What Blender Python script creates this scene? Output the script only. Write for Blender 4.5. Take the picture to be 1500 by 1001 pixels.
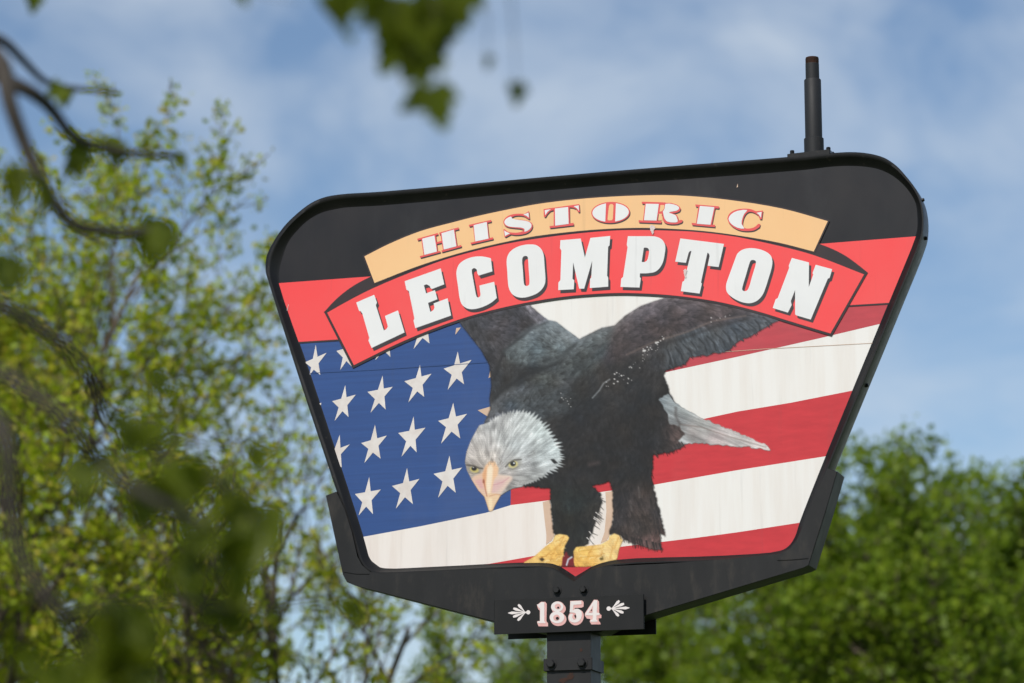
import bpy, bmesh, math, random
import numpy as np
from mathutils import Vector
from mathutils.geometry import tessellate_polygon
R = math.radians
for o in list(bpy.data.objects): bpy.data.objects.remove(o)
SC = bpy.context.scene
C = SC.collection

# ------------------------------------------------------------------ camera
F = 4400.0                      # focal length in pixels of a 1500 px wide picture
HZ = 1440.0                     # row of the horizon
PITCH = math.atan((HZ - 500.5) / F)
EYE = np.array([0.0, 0.0, 1.6])
cam_d = bpy.data.cameras.new('camera'); cam = bpy.data.objects.new('camera', cam_d); C.objects.link(cam)
cam.location = EYE; cam.rotation_euler = (R(90) + PITCH, 0, 0)
cam_d.sensor_width = 36.0; cam_d.lens = 36.0 * F / 1500.0
cam_d.clip_end = 3000.0
cam_d.dof.use_dof = True; cam_d.dof.focus_distance = 14.6; cam_d.dof.aperture_fstop = 1.8
SC.camera = cam

# ------------------------------------------------------------------ sky, sun, exposure
SUN_TO = Vector((-0.45, -0.90, 0.95)).normalized()
SUN_EL = math.asin(SUN_TO.z); SUN_AZ = math.atan2(SUN_TO.x, SUN_TO.y)
world = bpy.data.worlds.new('World'); SC.world = world; world.use_nodes = True
nt = world.node_tree; nt.nodes.clear()
wo = nt.nodes.new('ShaderNodeOutputWorld'); bg = nt.nodes.new('ShaderNodeBackground')
sky = nt.nodes.new('ShaderNodeTexSky'); sky.sky_type = 'NISHITA'; sky.sun_disc = False
sky.sun_elevation = SUN_EL; sky.sun_rotation = SUN_AZ
sky.air_density = 1.0; sky.dust_density = 0.6; sky.ozone_density = 2.6
tc = nt.nodes.new('ShaderNodeTexCoord')
mp = nt.nodes.new('ShaderNodeMapping'); mp.inputs['Scale'].default_value = (12, 12, 19); mp.inputs['Rotation'].default_value = (0.0, 0.22, 0.0)
nz = nt.nodes.new('ShaderNodeTexNoise'); nz.inputs['Scale'].default_value = 1.0; nz.inputs['Detail'].default_value = 7; nz.inputs['Roughness'].default_value = 0.52; nz.inputs['Distortion'].default_value = 0.35
cr = nt.nodes.new('ShaderNodeValToRGB'); cr.color_ramp.elements[0].position = 0.38; cr.color_ramp.elements[1].position = 0.75
cr.color_ramp.elements[0].color = (0.0, 0.0, 0.0, 1); cr.color_ramp.elements[1].color = (0.78, 0.78, 0.78, 1)
mx = nt.nodes.new('ShaderNodeMix'); mx.data_type = 'RGBA'
mx.inputs['B'].default_value = (5.8, 6.5, 7.3, 1)
L = nt.links.new
L(tc.outputs['Generated'], mp.inputs['Vector']); L(mp.outputs['Vector'], nz.inputs['Vector'])
L(nz.outputs['Fac'], cr.inputs['Fac']); L(cr.outputs['Color'], mx.inputs['Factor'])
L(sky.outputs['Color'], mx.inputs['A']); L(mx.outputs['Result'], bg.inputs['Color'])
bg.inputs['Strength'].default_value = 0.098; L(bg.outputs['Background'], wo.inputs['Surface'])
sd = bpy.data.lights.new('sun', 'SUN'); sd.energy = 3.6; sd.angle = R(0.6); sd.color = (1.0, 0.95, 0.88)
so = bpy.data.objects.new('sun', sd); C.objects.link(so); so.location = (-8, -10, 15)
so.rotation_euler = SUN_TO.to_track_quat('Z', 'Y').to_euler()
vs = SC.view_settings; vs.view_transform = 'Standard'; vs.look = 'None'; vs.exposure = 0.15; vs.gamma = 1.0; vs.use_curve_mapping = False

# ------------------------------------------------------------------ geometry of the view and of the sign plane
cp, sp = math.cos(PITCH), math.sin(PITCH)
def ray(x, y):
    """world direction through a picture point, depth 1 along the optical axis"""
    x = np.asarray(x, float); y = np.asarray(y, float)
    a = (x - 750.0) / F; b = -(y - 500.5) / F
    return np.stack([a, cp - b * sp, sp + b * cp], -1)
def at(x, y, d):
    return EYE + ray(x, y) * d
TH = R(17.5)
AX = np.array([math.cos(TH), -math.sin(TH), 0.0]); NN = np.array([-math.sin(TH), -math.cos(TH), 0.0])
O0 = at(845, 560, 14.6)
_r = ray(832, 930); _b = EYE + _r * (((O0 - EYE) @ NN) / (_r @ NN))
ROOT = np.array([_b[0], _b[1], 0.0])          # foot of the post, in the sign's front plane
def P(x, y, z=0.0):
    """picture point -> sign-local coordinates on the plane z metres in front of the sign's front plane"""
    d = ray(x, y); o = O0 + NN * z
    t = ((o - EYE) @ NN) / (d @ NN)
    p = EYE + d * t[..., None] if np.ndim(t) else EYE + d * t
    q = p - ROOT
    return np.stack([q @ AX, -(q @ NN), q[..., 2]], -1)
# zoomed study crops: (x0, y0, scale) so that traced numbers can be used as read
ZR = dict(R1=(470,370,5.887), R2=(580,370,7.7), R3=(660,340,7.7), R4=(800,330,7.895), R5=(970,330,7.7), R6=(1090,330,5.89),
          R7=(520,310,8.333), R8=(680,285,8.333), S1=(800,280,7.5), S2=(980,280,6.0), S3=(720,860,12.5), S4=(820,860,10.714),
          A3=(420,480,2.706), A4=(640,420,4.17), A5=(900,430,3.3375), A6=(660,580,5.27), E=(645,425,2.355), A7=(740,660,5.004), A8=(680,820,5.0))
def Z(k, pts):
    x0, y0, s = ZR[k]
    return [(x0 + a / s, y0 + b / s) for a, b in pts]

def cat(pts, n=8, closed=False):
    """centripetal Catmull-Rom"""
    p = [np.array(q, float) for q in pts]
    if closed: p = [p[-1]] + p + [p[0], p[1]]
    else: p = [2*p[0]-p[1]] + p + [2*p[-1]-p[-2]]
    out = []
    for i in range(len(p) - 3):
        a, b, c, d = p[i:i+4]
        t0 = 0.0; t1 = t0 + max(1e-6, np.linalg.norm(b-a))**.5; t2 = t1 + max(1e-6, np.linalg.norm(c-b))**.5; t3 = t2 + max(1e-6, np.linalg.norm(d-c))**.5
        for k in range(n):
            t = t1 + (t2 - t1) * k / n
            A1 = (t1-t)/(t1-t0)*a + (t-t0)/(t1-t0)*b; A2 = (t2-t)/(t2-t1)*b + (t-t1)/(t2-t1)*c; A3 = (t3-t)/(t3-t2)*c + (t-t2)/(t3-t2)*d
            B1 = (t2-t)/(t2-t0)*A1 + (t-t0)/(t2-t0)*A2; B2 = (t3-t)/(t3-t1)*A2 + (t-t1)/(t3-t1)*A3
            out.append((t2-t)/(t2-t1)*B1 + (t-t1)/(t2-t1)*B2)
    if not closed: out.append(p[-2])
    return [tuple(q) for q in out]
def ell(cx, cy, rx, ry, n=40, rot=0.0, a0=0.0, a1=2*math.pi, full=True):
    r = []
    for k in range(n if full else n + 1):
        t = a0 + (a1 - a0) * k / n
        x, y = rx*math.cos(t), ry*math.sin(t)
        r.append((cx + x*math.cos(rot) - y*math.sin(rot), cy + x*math.sin(rot) + y*math.cos(rot)))
    return r
def offset(poly, d):
    """outward mitre offset of a simple polygon (picture pixels)"""
    p = [np.array(q, float) for q in poly]; n = len(p)
    area = sum(p[i][0]*p[(i+1) % n][1] - p[(i+1) % n][0]*p[i][1] for i in range(n))
    s = 1 if area > 0 else -1
    out = []
    for i in range(n):
        e0 = p[i] - p[i-1]; e1 = p[(i+1) % n] - p[i]
        n0 = np.array([e0[1], -e0[0]])/max(1e-9, np.linalg.norm(e0)); n1 = np.array([e1[1], -e1[0]])/max(1e-9, np.linalg.norm(e1))
        m = n0 + n1; m = m / max(1e-6, np.linalg.norm(m)); k = min(2.5, 1/max(.3, m @ n0))
        out.append(tuple(p[i] + s*d*k*m))
    return out

# ------------------------------------------------------------------ materials
def s2l(c):
    c = np.asarray(c, float)/255.0
    return np.where(c <= .04045, c/12.92, ((c+.055)/1.055)**2.4)
def new_mat(name):
    m = bpy.data.materials.new(name); m.use_nodes = True
    return m, m.node_tree, m.node_tree.nodes['Principled BSDF']
def noise_mix(t, c1, c2, scale, lo=.35, hi=.65, detail=5, coord='Object', rough=.6):
    g = t.nodes.new('ShaderNodeTexCoord'); m = t.nodes.new('ShaderNodeMapping'); m.inputs['Scale'].default_value = scale
    n = t.nodes.new('ShaderNodeTexNoise'); n.inputs['Scale'].default_value = 1; n.inputs['Detail'].default_value = detail; n.inputs['Roughness'].default_value = rough
    r = t.nodes.new('ShaderNodeMapRange'); r.inputs['From Min'].default_value = lo; r.inputs['From Max'].default_value = hi
    x = t.nodes.new('ShaderNodeMix'); x.data_type = 'RGBA'
    t.links.new(g.outputs[coord], m.inputs['Vector']); t.links.new(m.outputs['Vector'], n.inputs['Vector'])
    t.links.new(n.outputs['Fac'], r.inputs['Value']); t.links.new(r.outputs['Result'], x.inputs['Factor'])
    for k, c in (('A', c1), ('B', c2)):
        if isinstance(c, tuple): x.inputs[k].default_value = (*c, 1)
        else: t.links.new(c, x.inputs[k])
    return x.outputs['Result'], n.outputs['Fac']
PK = 0.77
def printed(name, rgb, rgb2=None, scale=(6, 6, 6), rough=.42, lo=.35, hi=.65):
    m, t, b = new_mat(name)
    c1 = tuple(s2l(rgb)*PK); c2 = tuple(s2l(rgb2)*PK) if rgb2 else tuple(s2l(rgb)*PK*.95)
    c, _ = noise_mix(t, c1, c2, scale, lo, hi)
    # weathering: faded blotches and faint grime runs
    f_, _ = noise_mix(t, c, tuple(np.array(c1)*.82 + .035), (2.3, 2.3, 1.1), .52, .95, 6)
    g_, _ = noise_mix(t, f_, tuple(np.array(c1)*.62 + .02), (30, 30, 1.6), .60, 1.05, 7)
    t.links.new(g_, b.inputs['Base Color']); b.inputs['Specular IOR Level'].default_value = .3
    _, rf = noise_mix(t, c1, c1, (5, 5, 3)); rr = t.nodes.new('ShaderNodeMapRange'); rr.inputs['To Min'].default_value = rough-.1; rr.inputs['To Max'].default_value = rough+.14
    t.links.new(rf, rr.inputs['Value']); t.links.new(rr.outputs['Result'], b.inputs['Roughness'])
    return m
def paint(name, c1, c2, dirt, rough=.4, scale=(3, 3, 1.2), dlo=.6, dhi=.8, dscale=(18, 18, 7), bump=.0):
    m, t, b = new_mat(name)
    a, f = noise_mix(t, c1, c2, scale)
    d, f2 = noise_mix(t, a, dirt, dscale, dlo, dhi, 8)
    t.links.new(d, b.inputs['Base Color']); b.inputs['Specular IOR Level'].default_value = .28
    r = t.nodes.new('ShaderNodeMapRange'); r.inputs['To Min'].default_value = rough - .08; r.inputs['To Max'].default_value = rough + .15
    t.links.new(f2, r.inputs['Value']); t.links.new(r.outputs['Result'], b.inputs['Roughness'])
    if bump:
        u = t.nodes.new('ShaderNodeBump'); u.inputs['Strength'].default_value = bump; u.inputs['Distance'].default_value = .004
        t.links.new(f2, u.inputs['Height']); t.links.new(u.outputs['Normal'], b.inputs['Normal'])
    return m
M = {}
M['black_print'] = printed('black_print', (20, 22, 28), (32, 29, 32), (1.2, 1.2, 1.2), .38)
M['line'] = printed('dark_outline_print', (58, 46, 48), (50, 42, 46))
M['shadow'] = printed('letter_shadow_print', (66, 60, 64), (60, 54, 58))
M['red'] = printed('ribbon_red_print', (255, 78, 80), (253, 90, 90), (1.5, 1.5, 1.5))
M['lred'] = printed('letter_red_print', (240, 88, 88), (236, 96, 96))
M['gold'] = printed('gold_band_print', (254, 206, 150), (252, 201, 145), (2, 2, 2))
M['white'] = printed('letter_white_print', (243, 243, 243), (240, 240, 240))
M['stripe_white'] = printed('stripe_white_print', (246, 243, 239), (238, 231, 224), (16, 16, 1.1), .45, .42, .75)
M['stripe_cream'] = printed('stripe_cream_print', (245, 237, 231), (234, 222, 213), (14, 14, 1.4), .45, .42, .78)
M['stripe_red'] = printed('stripe_red_print', (216, 58, 66), (200, 52, 60), (9, 9, 40), .45, .3, .7)
M['stripe_deep'] = printed('stripe_deep_red_print', (204, 72, 82), (188, 66, 76), (9, 9, 40), .45, .3, .7)
M['blue'] = printed('field_blue_print', (48, 84, 146), (44, 76, 134), (2, 2, 60), .45, .35, .7)
M['seam'] = printed('seam_print', (44, 74, 126), (48, 78, 130))
M['star'] = printed('star_print', (236, 230, 226), (222, 212, 206), (14, 14, 14), .45)
M['tan'] = printed('tan_print', (226, 196, 172), (216, 184, 160))
M['pink'] = printed('digit_pink_print', (232, 172, 168), (240, 196, 190), (20, 20, 20))
M['dface'] = printed('digit_white_print', (246, 238, 236), (240, 230, 228))
M['rim'] = paint('black_frame_paint', (.006, .006, .0065), (.010, .0095, .0095), (.07, .056, .042), .35, dlo=.64, dhi=.9, dscale=(30, 30, 30))
M['steel'] = paint('weathered_black_steel', (.007, .007, .0075), (.013, .013, .0135), (.04, .034, .028), .45, (5, 5, 1.0), .55, .88, (17, 17, 6), .25)
M['plate'] = paint('satin_black_plate', (.006, .006, .0062), (.0075, .0075, .0078), (.012, .0115, .011), .45)
M['post'] = paint('black_post_paint', (.010, .010, .0105), (.016, .016, .0165), (.045, .036, .03), .48, (6, 6, 1.5), .62, .85, (22, 22, 9), .15)
M['pipe'] = paint('grey_pipe_paint', (.014, .015, .017), (.018, .019, .021), (.034, .03, .027), .55, dlo=.65, dhi=.9)
M['rust'] = paint('rusty_thread', (.05, .022, .014), (.035, .018, .013), (.02, .015, .012), .8, (40, 40, 40))
M['scuff'] = printed('scuffed_bare_film', (240, 226, 224), (215, 190, 186), (90, 90, 90))
M['bark_far'] = paint('spring_tree_bark', (.085, .066, .052), (.14, .11, .085), (.05, .04, .032), .9, (6, 6, 2))
M['bark_near'] = paint('grey_brown_bark', (.045, .038, .032), (.07, .06, .05), (.03, .025, .02), .9, (14, 14, 6))
M['grass'] = paint('mown_grass', (.055, .085, .022), (.075, .10, .03), (.10, .09, .05), .95, (.7, .7, .7))
def leaf_mat(name, c1, c2, c3, trans=.45):
    m, t, b = new_mat(name)
    g = t.nodes.new('ShaderNodeNewGeometry')
    r = t.nodes.new('ShaderNodeValToRGB'); e = r.color_ramp.elements
    e[0].color = (*c1, 1); e[1].color = (*c3, 1); k = e.new(.55); k.color = (*c2, 1)
    t.links.new(g.outputs['Random Per Island'], r.inputs['Fac']); t.links.new(r.outputs['Color'], b.inputs['Base Color'])
    b.inputs['Roughness'].default_value = .5; b.inputs['Specular IOR Level'].default_value = .3
    tr = t.nodes.new('ShaderNodeBsdfTranslucent'); t.links.new(r.outputs['Color'], tr.inputs['Color'])
    ms = t.nodes.new('ShaderNodeMixShader'); ms.inputs['Fac'].default_value = trans
    t.links.new(b.outputs['BSDF'], ms.inputs[1]); t.links.new(tr.outputs['BSDF'], ms.inputs[2])
    t.links.new(ms.outputs['Shader'], t.nodes['Material Output'].inputs['Surface'])
    return m
M['leaf_spring'] = leaf_mat('young_spring_leaf', (.27, .37, .010), (.38, .46, .014), (.50, .42, .06), .5)
M['leaf_summer'] = leaf_mat('mid_green_leaf', (.12, .195, .012), (.17, .255, .015), (.235, .31, .018), .5)
M['leaf_near'] = leaf_mat('dark_maple_leaf', (.09, .12, .006), (.12, .155, .008), (.18, .21, .012), .5)

# ------------------------------------------------------------------ mesh helpers
def link(name, me, parent=None, mats=None):
    o = bpy.data.objects.new(name, me); C.objects.link(o)
    if parent: o.parent = parent
    for m in (mats or []): me.materials.append(M[m] if isinstance(m, str) else m)
    return o
def tag(o, label, cat=None, group=None, kind=None):
    if label: o['label'] = label
    if cat: o['category'] = cat
    if group: o['group'] = group
    if kind: o['kind'] = kind
def empty(name, loc, rz=0):
    o = bpy.data.objects.new(name, None); C.objects.link(o); o.location = loc; o.rotation_euler = (0, 0, rz); o.empty_display_size = .2
    return o
class MB:
    """collects polygons (several materials) into one mesh object"""
    def __init__(s): s.v = []; s.f = []; s.m = []
    def sheet(s, loops, z, mi=0):
        """flat printed shape: picture-pixel outline (+ holes) on the sign plane z"""
        if loops and not isinstance(loops[0], list): loops = [loops]
        loc = [[Vector(tuple(P(x, y, z))) for x, y in lp] for lp in loops]
        flat = [v for lp in loc for v in lp]
        tris = tessellate_polygon([[Vector((v.x, v.z, 0)) for v in lp] for lp in loc])
        b = len(s.v); s.v += [tuple(v) for v in flat]
        for t in tris:
            a, c, d = (flat[i] for i in t)
            n = (c - a).cross(d - a)
            t = t if n.y < 0 else t[::-1]
            s.f.append(tuple(b + i for i in t)); s.m.append(mi)
        return s
    def slab(s, poly, z0, z1, mi=0, bev=0.0):
        """solid with a picture-pixel outline traced at the plane z0 (front), running back to z1"""
        fr = [P(x, y, z0) for x, y in poly]
        return s.solid(fr, z0, z1, mi)
    def solid(s, fr, z0, z1, mi=0):
        n = len(fr); b = len(s.v)
        cen = sum(fr) / n
        ch = .003
        fr2 = [q + (cen - q) / max(1e-6, np.linalg.norm(cen - q)) * ch for q in fr]
        for q in fr2: s.v.append((q[0], -z0, q[2]))
        for q in fr: s.v.append((q[0], -z0 + ch, q[2]))
        for q in fr: s.v.append((q[0], -z1, q[2]))
        area = sum(fr[i][0]*fr[(i+1) % n][2] - fr[(i+1) % n][0]*fr[i][2] for i in range(n))
        for k in range(2):
            for i in range(n):
                j = (i+1) % n; q = (b+k*n+i, b+k*n+j, b+(k+1)*n+j, b+(k+1)*n+i)
                s.f.append(q[::-1] if area > 0 else q); s.m.append(mi)
        tris = tessellate_polygon([[Vector((q[0], q[2], 0)) for q in fr]])
        for t in tris:
            a, c, d = (Vector((fr[i][0], fr[i][2], 0)) for i in t)
            t = t if (c-a).cross(d-a).z > 0 else t[::-1]
            s.f.append(tuple(b+i for i in t)); s.m.append(mi)
            s.f.append(tuple(b+2*n+i for i in t[::-1])); s.m.append(mi)
        return s
    def lathe(s, c, axis, prof, n=20, mi=0, rot=0.0):
        """profile [(distance along axis, radius)...] about an axis through c"""
        ax = Vector(axis).normalized(); u = ax.orthogonal().normalized(); w = ax.cross(u); b = len(s.v); c = Vector(tuple(c))
        for h, r in prof:
            for k in range(n):
                t = 2*math.pi*k/n + rot; s.v.append(tuple(c + ax*h + (u*math.cos(t) + w*math.sin(t))*r))
        for i in range(len(prof)-1):
            for k in range(n):
                j = (k+1) % n; s.f.append((b+i*n+k, b+i*n+j, b+(i+1)*n+j, b+(i+1)*n+k)); s.m.append(mi)
        s.f.append(tuple(b+k for k in range(n))[::-1]); s.m.append(mi)
        s.f.append(tuple(b+(len(prof)-1)*n+k for k in range(n))); s.m.append(mi)
        return s
    def tube(s, pts, rad, n=6, mi=0):
        pts = [Vector(tuple(p)) for p in pts]; b = len(s.v); m = len(pts); u = None
        for i, p in enumerate(pts):
            t = (pts[min(i+1, m-1)] - pts[max(i-1, 0)]).normalized()
            u = t.orthogonal().normalized() if u is None else (u - t*u.dot(t)).normalized()
            w = t.cross(u)
            for k in range(n):
                a = 2*math.pi*k/n; s.v.append(tuple(p + (u*math.cos(a) + w*math.sin(a))*rad[i]))
        for i in range(m-1):
            for k in range(n):
                j = (k+1) % n; s.f.append((b+i*n+k, b+i*n+j, b+(i+1)*n+j, b+(i+1)*n+k)); s.m.append(mi)
        s.f.append(tuple(b+(m-1)*n+k for k in range(n))); s.m.append(mi)
        s.f.append(tuple(b+k for k in range(n))[::-1]); s.m.append(mi)
        return s
    def build(s, name, mats, parent=None, smooth=False):
        me = bpy.data.meshes.new(name); me.from_pydata(s.v, [], s.f)
        o = link(name, me, parent, [mats] if isinstance(mats, str) else mats)
        me.polygons.foreach_set('material_index', s.m)
        if smooth: me.polygons.foreach_set('use_smooth', [True]*len(s.f))
        me.update()
        if smooth:
            try: me.set_sharp_from_angle(angle=R(38))
            except Exception: pass
        return o

# ------------------------------------------------------------------ ground
me = bpy.data.meshes.new('ground'); n = 40; gv = []; gf = []
for i in range(n+1):
    for j in range(n+1):
        gx = (i/n*2-1); gy = (j/n*2-1); x = math.copysign(abs(gx)**3, gx)*900; y = 30 + math.copysign(abs(gy)**3, gy)*900
        gv.append((x, y, 0.0))
for i in range(n):
    for j in range(n): gf.append((i*(n+1)+j, (i+1)*(n+1)+j, (i+1)*(n+1)+j+1, i*(n+1)+j+1))
me.from_pydata(gv, [], gf); g = link('ground', me, None, ['grass']); g['kind'] = 'structure'

# ------------------------------------------------------------------ the sign
T = 0.14; REC = 0.03
sign = empty('town_sign', tuple(ROOT), -TH)
tag(sign, 'tall black steel town sign with a printed eagle and flag face and a date plate', 'sign')

inner = [(843,844),(828,834),(814,826),(790,823.5),(640,830),(565,832.5),(555,830),(546,823),(541,815.5),(538,805),(533,787),(457,554),(410,417),(408.5,404),(409.5,392),(413.3,378),(421.4,356),(434,339),(452,322),(470,312),(488,307),(506,304),(560,300.9),(880,272),(1180,248.7),(1217,244.2),(1242.4,243),(1267.4,244.2),(1287.4,248),(1305,256),(1320,267.4),(1332,281),(1341,297.4),(1343.6,315),(1343.6,335),(1341,346),(1300,447),(1210,666),(1171,765),(1164,786),(1155,799.4),(1143,806.3),(1062,813.5),(900,820),(872,827),(858,835),(843,844)]
outer = [(842,856),(826,845),(812,836),(790,832),(640,838),(565,841),(550,841),(535,833),(527,822),(523,812),(517,792),(440,560),(393,412),(389.5,400),(389,388),(391,374),(401.6,352.7),(416,332),(434,314),(455,298),(474,289.5),(498,285),(560,280.8),(880,252.3),(1180,228),(1217.5,224.5),(1247,223),(1272,225),(1295,231.2),(1313,243),(1327,258),(1340,275),(1349,294),(1353,315),(1353,335),(1350.5,350),(1310,452),(1220,671),(1181,770),(1173,792),(1162,809),(1146,816),(1062,822),(900,829),(874,836),(858,845),(842,856)]
ci = cat(inner, 4)[:-1]; co = cat(outer, 4)[:-1]; nn = len(ci)
rings = []
def lerp(a, b, t): return [(p[0]+(q[0]-p[0])*t, p[1]+(q[1]-p[1])*t) for p, q in zip(a, b)]
def ring(pts, z): return [P(x, y, z) for x, y in pts]
rings.append(ring(ci, -REC)); rings.append(ring(lerp(ci, co, .18), -REC + .004)); rings.append(ring(lerp(ci, co, .62), -.004)); rings.append(ring(lerp(ci, co, .72), 0.0))
rings.append(ring(lerp(ci, co, .93), 0.0)); fo = ring(co, -.006); rings.append(fo)
rings.append([np.array([q[0], T - .006, q[2]]) for q in fo])
rings.append([np.array([q[0], T, q[2]]) for q in rings[4]])
rings.append([np.array([q[0], T - REC, q[2]]) for q in rings[0]])
mb = MB()
for rg in rings: mb.v += [tuple(q) for q in rg]
for k in range(len(rings)-1):
    for i in range(nn):
        j = (i+1) % nn; mb.f.append((k*nn+i, k*nn+j, (k+1)*nn+j, (k+1)*nn+i)); mb.m.append(0)
frame = mb.build('frame', 'rim', sign, True)
# small bolt heads through the rim
for x, y in ((1355, 287), (1357, 345), (1262, 571)):
    q = min(fo, key=lambda p: abs(p[2]-P(x, y, 0)[2]) + abs(p[0]-P(x, y, 0)[0]))
    MB().lathe((q[0]-.006, .07, q[2]), (1, 0, .2), [(0, .009), (.014, .009), (.018, .006)], 8).build('bolt', 'rim', frame)

# printed face: a solid panel in the frame, then film layers about a millimetre apart
zf = -REC - .001
mb = MB(); mb.solid([P(x, y, -REC + .0) * np.array([1, 1, 1]) for x, y in offset(ci, 3)], zf, -T + REC + .001)
face = mb.build('sign_face', 'black_print', sign)
face['label'] = 'printed panel with black top, red ribbon, eagle and flag'
def Zl(k): return zf + .0012 * k
def film(name, loops, layer, mat, label=None):
    o = MB().sheet(loops, Zl(layer)).build(name, mat, face)
    if label: o['label'] = label
    return o
film('canton', [(425,470),(700,440),(760,470),(760,700),(749,738.5),(748,740.2),(712,751.4),(616.7,771),(530,787),(432,503)], 1, 'blue', 'blue star field of the printed flag')
film('flag_stripe', [(700,425),(1010,425),(1010,470),(960,510),(760,510)], 1, 'stripe_white', 'white stripe between the raised wings')
film('flag_stripe', [(960,500),(1130,440),(1305,444),(1289,474.7),(1199.6,495.9),(1079.8,522.9),(970,546.5)], 1.2, 'stripe_deep', 'deep red stripe under the ribbon end')
film('flag_stripe', [(940,552),(970,546.5),(1079.8,522.9),(1199.6,495.9),(1291,474.2),(1252,572),(1157.7,590.3),(1079.8,603.2),(1028.8,614.3),(940,632)], 1, 'stripe_white', 'white stripe above the tail')
film('flag_stripe', [(749,668),(940,632),(1028.8,614.3),(1079.8,603.2),(1157.7,590.3),(1252,571.8),(1212,668.2),(1079.8,689),(957,710.5),(880,721),(805,733),(748,740.2)], 1.2, 'stripe_red', 'red stripe behind the tail')
film('flag_stripe', [(530,787),(616.7,771),(712,751.4),(748,740.2),(805,733),(880,721),(957,710.5),(957,800),(906,803),(780,815),(717.5,826.5),(640,831.5),(560,834),(535,815)], 1.4, 'stripe_cream', 'cream stripe below the star field')
film('flag_stripe', [(950,711.6),(957,710.5),(1079.8,689),(1212,668.2),(1172,766),(1079.9,780),(1020,788),(970,794),(950,797)], 1.6, 'stripe_white', 'white stripe beside the leg')
film('flag_stripe', [(640,834),(717.5,826),(780,815),(906,801.5),(970,794),(1020,788),(1079.9,780),(1174,765.5),(1165,800),(1140,809),(1000,822),(880,828),(843,848),(810,828)], 1.8, 'stripe_red', 'red stripe along the bottom edge')
film('tan_band', Z('A7', [(275,378),(326,365),(335,400),(345,520),(360,622),(340,660),(300,690),(302,620),(288,500)]), 2.2, 'tan', 'tan shade band beside the leg')
film('tan_band', Z('A7', [(735,305),(790,298),(795,450),(775,600),(745,660),(700,680),(728,600),(742,450)]), 2.2, 'tan', 'tan shade band between the legs')
film('ribbon_tail', [(402,415.5),(545,405),(548,422),(482,460),(500,498.5),(432,502)], 2.0, 'red', 'red ribbon tail at the star field end')
film('ribbon_tail', [(1199,357.6),(1347,346),(1304,445),(1238,449),(1262,404)], 2.0, 'red', 'red ribbon tail at the striped end')
film('dark_line', [(430,501.5),(497,497.3),(498,499.8),(431,504)], 2.4, 'line')
film('dark_line', [(1238,447.6),(1306,443.6),(1305,446.2),(1237,450.2)], 2.4, 'line')
film('panel_seam', [(447,547),(560,541),(719,530.5),(719,531.3),(560,541.8),(447,547.8)], 2.5, 'seam')
film('panel_seam', [(985,520.8),(1120,511),(1283,502.2),(1283,502.8),(1120,511.7),(985,521.4)], 2.5, 'tan')

# stars
def inter(a, b, c, d):
    x1, y1 = a; x2, y2 = b; x3, y3 = c; x4, y4 = d
    q = (x1-x2)*(y3-y4)-(y1-y2)*(x3-x4)
    u = ((x1*y2-y1*x2)*(x3-x4)-(x1-x2)*(x3*y4-y3*x4))/q; v = ((x1*y2-y1*x2)*(y3-y4)-(y1-y2)*(x3*y4-y3*x4))/q
    return (u, v)
def star_pts(t):
    out = []
    for i in range(5):
        j = (i+1) % 5; out.append(t[i]); out.append(inter(t[i], t[(i+2) % 5], t[j], t[(i-1) % 5]))
    return out
S_ = [[(115,68),(158,100),(133,188),(90,190),(72,138)], [(240,35),(283,67),(258,155),(212,168),(197,93)],
      [(232,228),(274,266),(245,355),(190,370),(180,292)], [(380,190),(420,235),(392,325),(332,338),(320,255)], [(528,148),(574,183),(545,275),(482,297),(466,213)], [(678,95),(733,128),(703,225),(638,247),(622,163)],
      [(210,425),(250,463),(218,555),(162,560),(152,500)], [(350,385),(397,428),(372,520),(308,537),(295,458)], [(503,352),(550,397),(515,495),(455,512),(442,418)], [(660,298),(715,342),(688,440),(612,460),(600,370)],
      [(327,592),(373,642),(342,740),(285,745),(270,660)], [(477,557),(526,600),(500,700),(433,718),(417,628)], [(645,508),(695,555),(670,655),(600,675),(582,580)]]
S_.append([(x+19, y-208) for x, y in S_[3]]); S_.append([(x+21, y-212) for x, y in S_[4]])
for t in S_: film('star', Z('A3', star_pts(t)), 2.0, 'star')
for f_ in ([(757,328),(812,312),(812,345),(795,352)], [(800,200),(806,172),(815,172),(812,195)], [(668,28),(672,2),(690,0),(672,24)], [(128,302),(137,298),(136,308)]):
    film('star', Z('A3', f_), 2.0, 'tan' if f_[0][0] > 600 else 'star')

# ------------------------------------------------------------------ the printed eagle: colours of a printed picture, one vertex per printed dot
EX0, EY0, EW, EH = 664, 428, 486, 424
yy, xx = np.mgrid[0:EH, 0:EW].astype(float); PX = xx + EX0; PY = yy + EY0
def raster(poly, ss=3):
    w, h = EW*ss, EH*ss
    p = np.array(poly, float); p = (p - np.array([EX0-.5, EY0-.5]))*ss
    acc = np.zeros((h, w), np.int32)
    n = len(p)
    for i in range(n):
        (x1, y1), (x2, y2) = p[i], p[(i+1) % n]
        if y1 == y2: continue
        if y1 > y2: x1, y1, x2, y2 = x2, y2, x1, y1
        r0 = max(0, math.ceil(y1-.5)); r1 = min(h-1, math.ceil(y2-.5)-1)
        if r1 < r0: continue
        rr = np.arange(r0, r1+1); xs = np.clip(np.ceil(x1 + (rr+.5-y1)*(x2-x1)/(y2-y1) - .5), 0, w-1).astype(int)
        np.add.at(acc, (rr, xs), 1)
    m = (np.cumsum(acc, 1) % 2).astype(float)
    return m.reshape(EH, ss, EW, ss).mean((1, 3))
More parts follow.
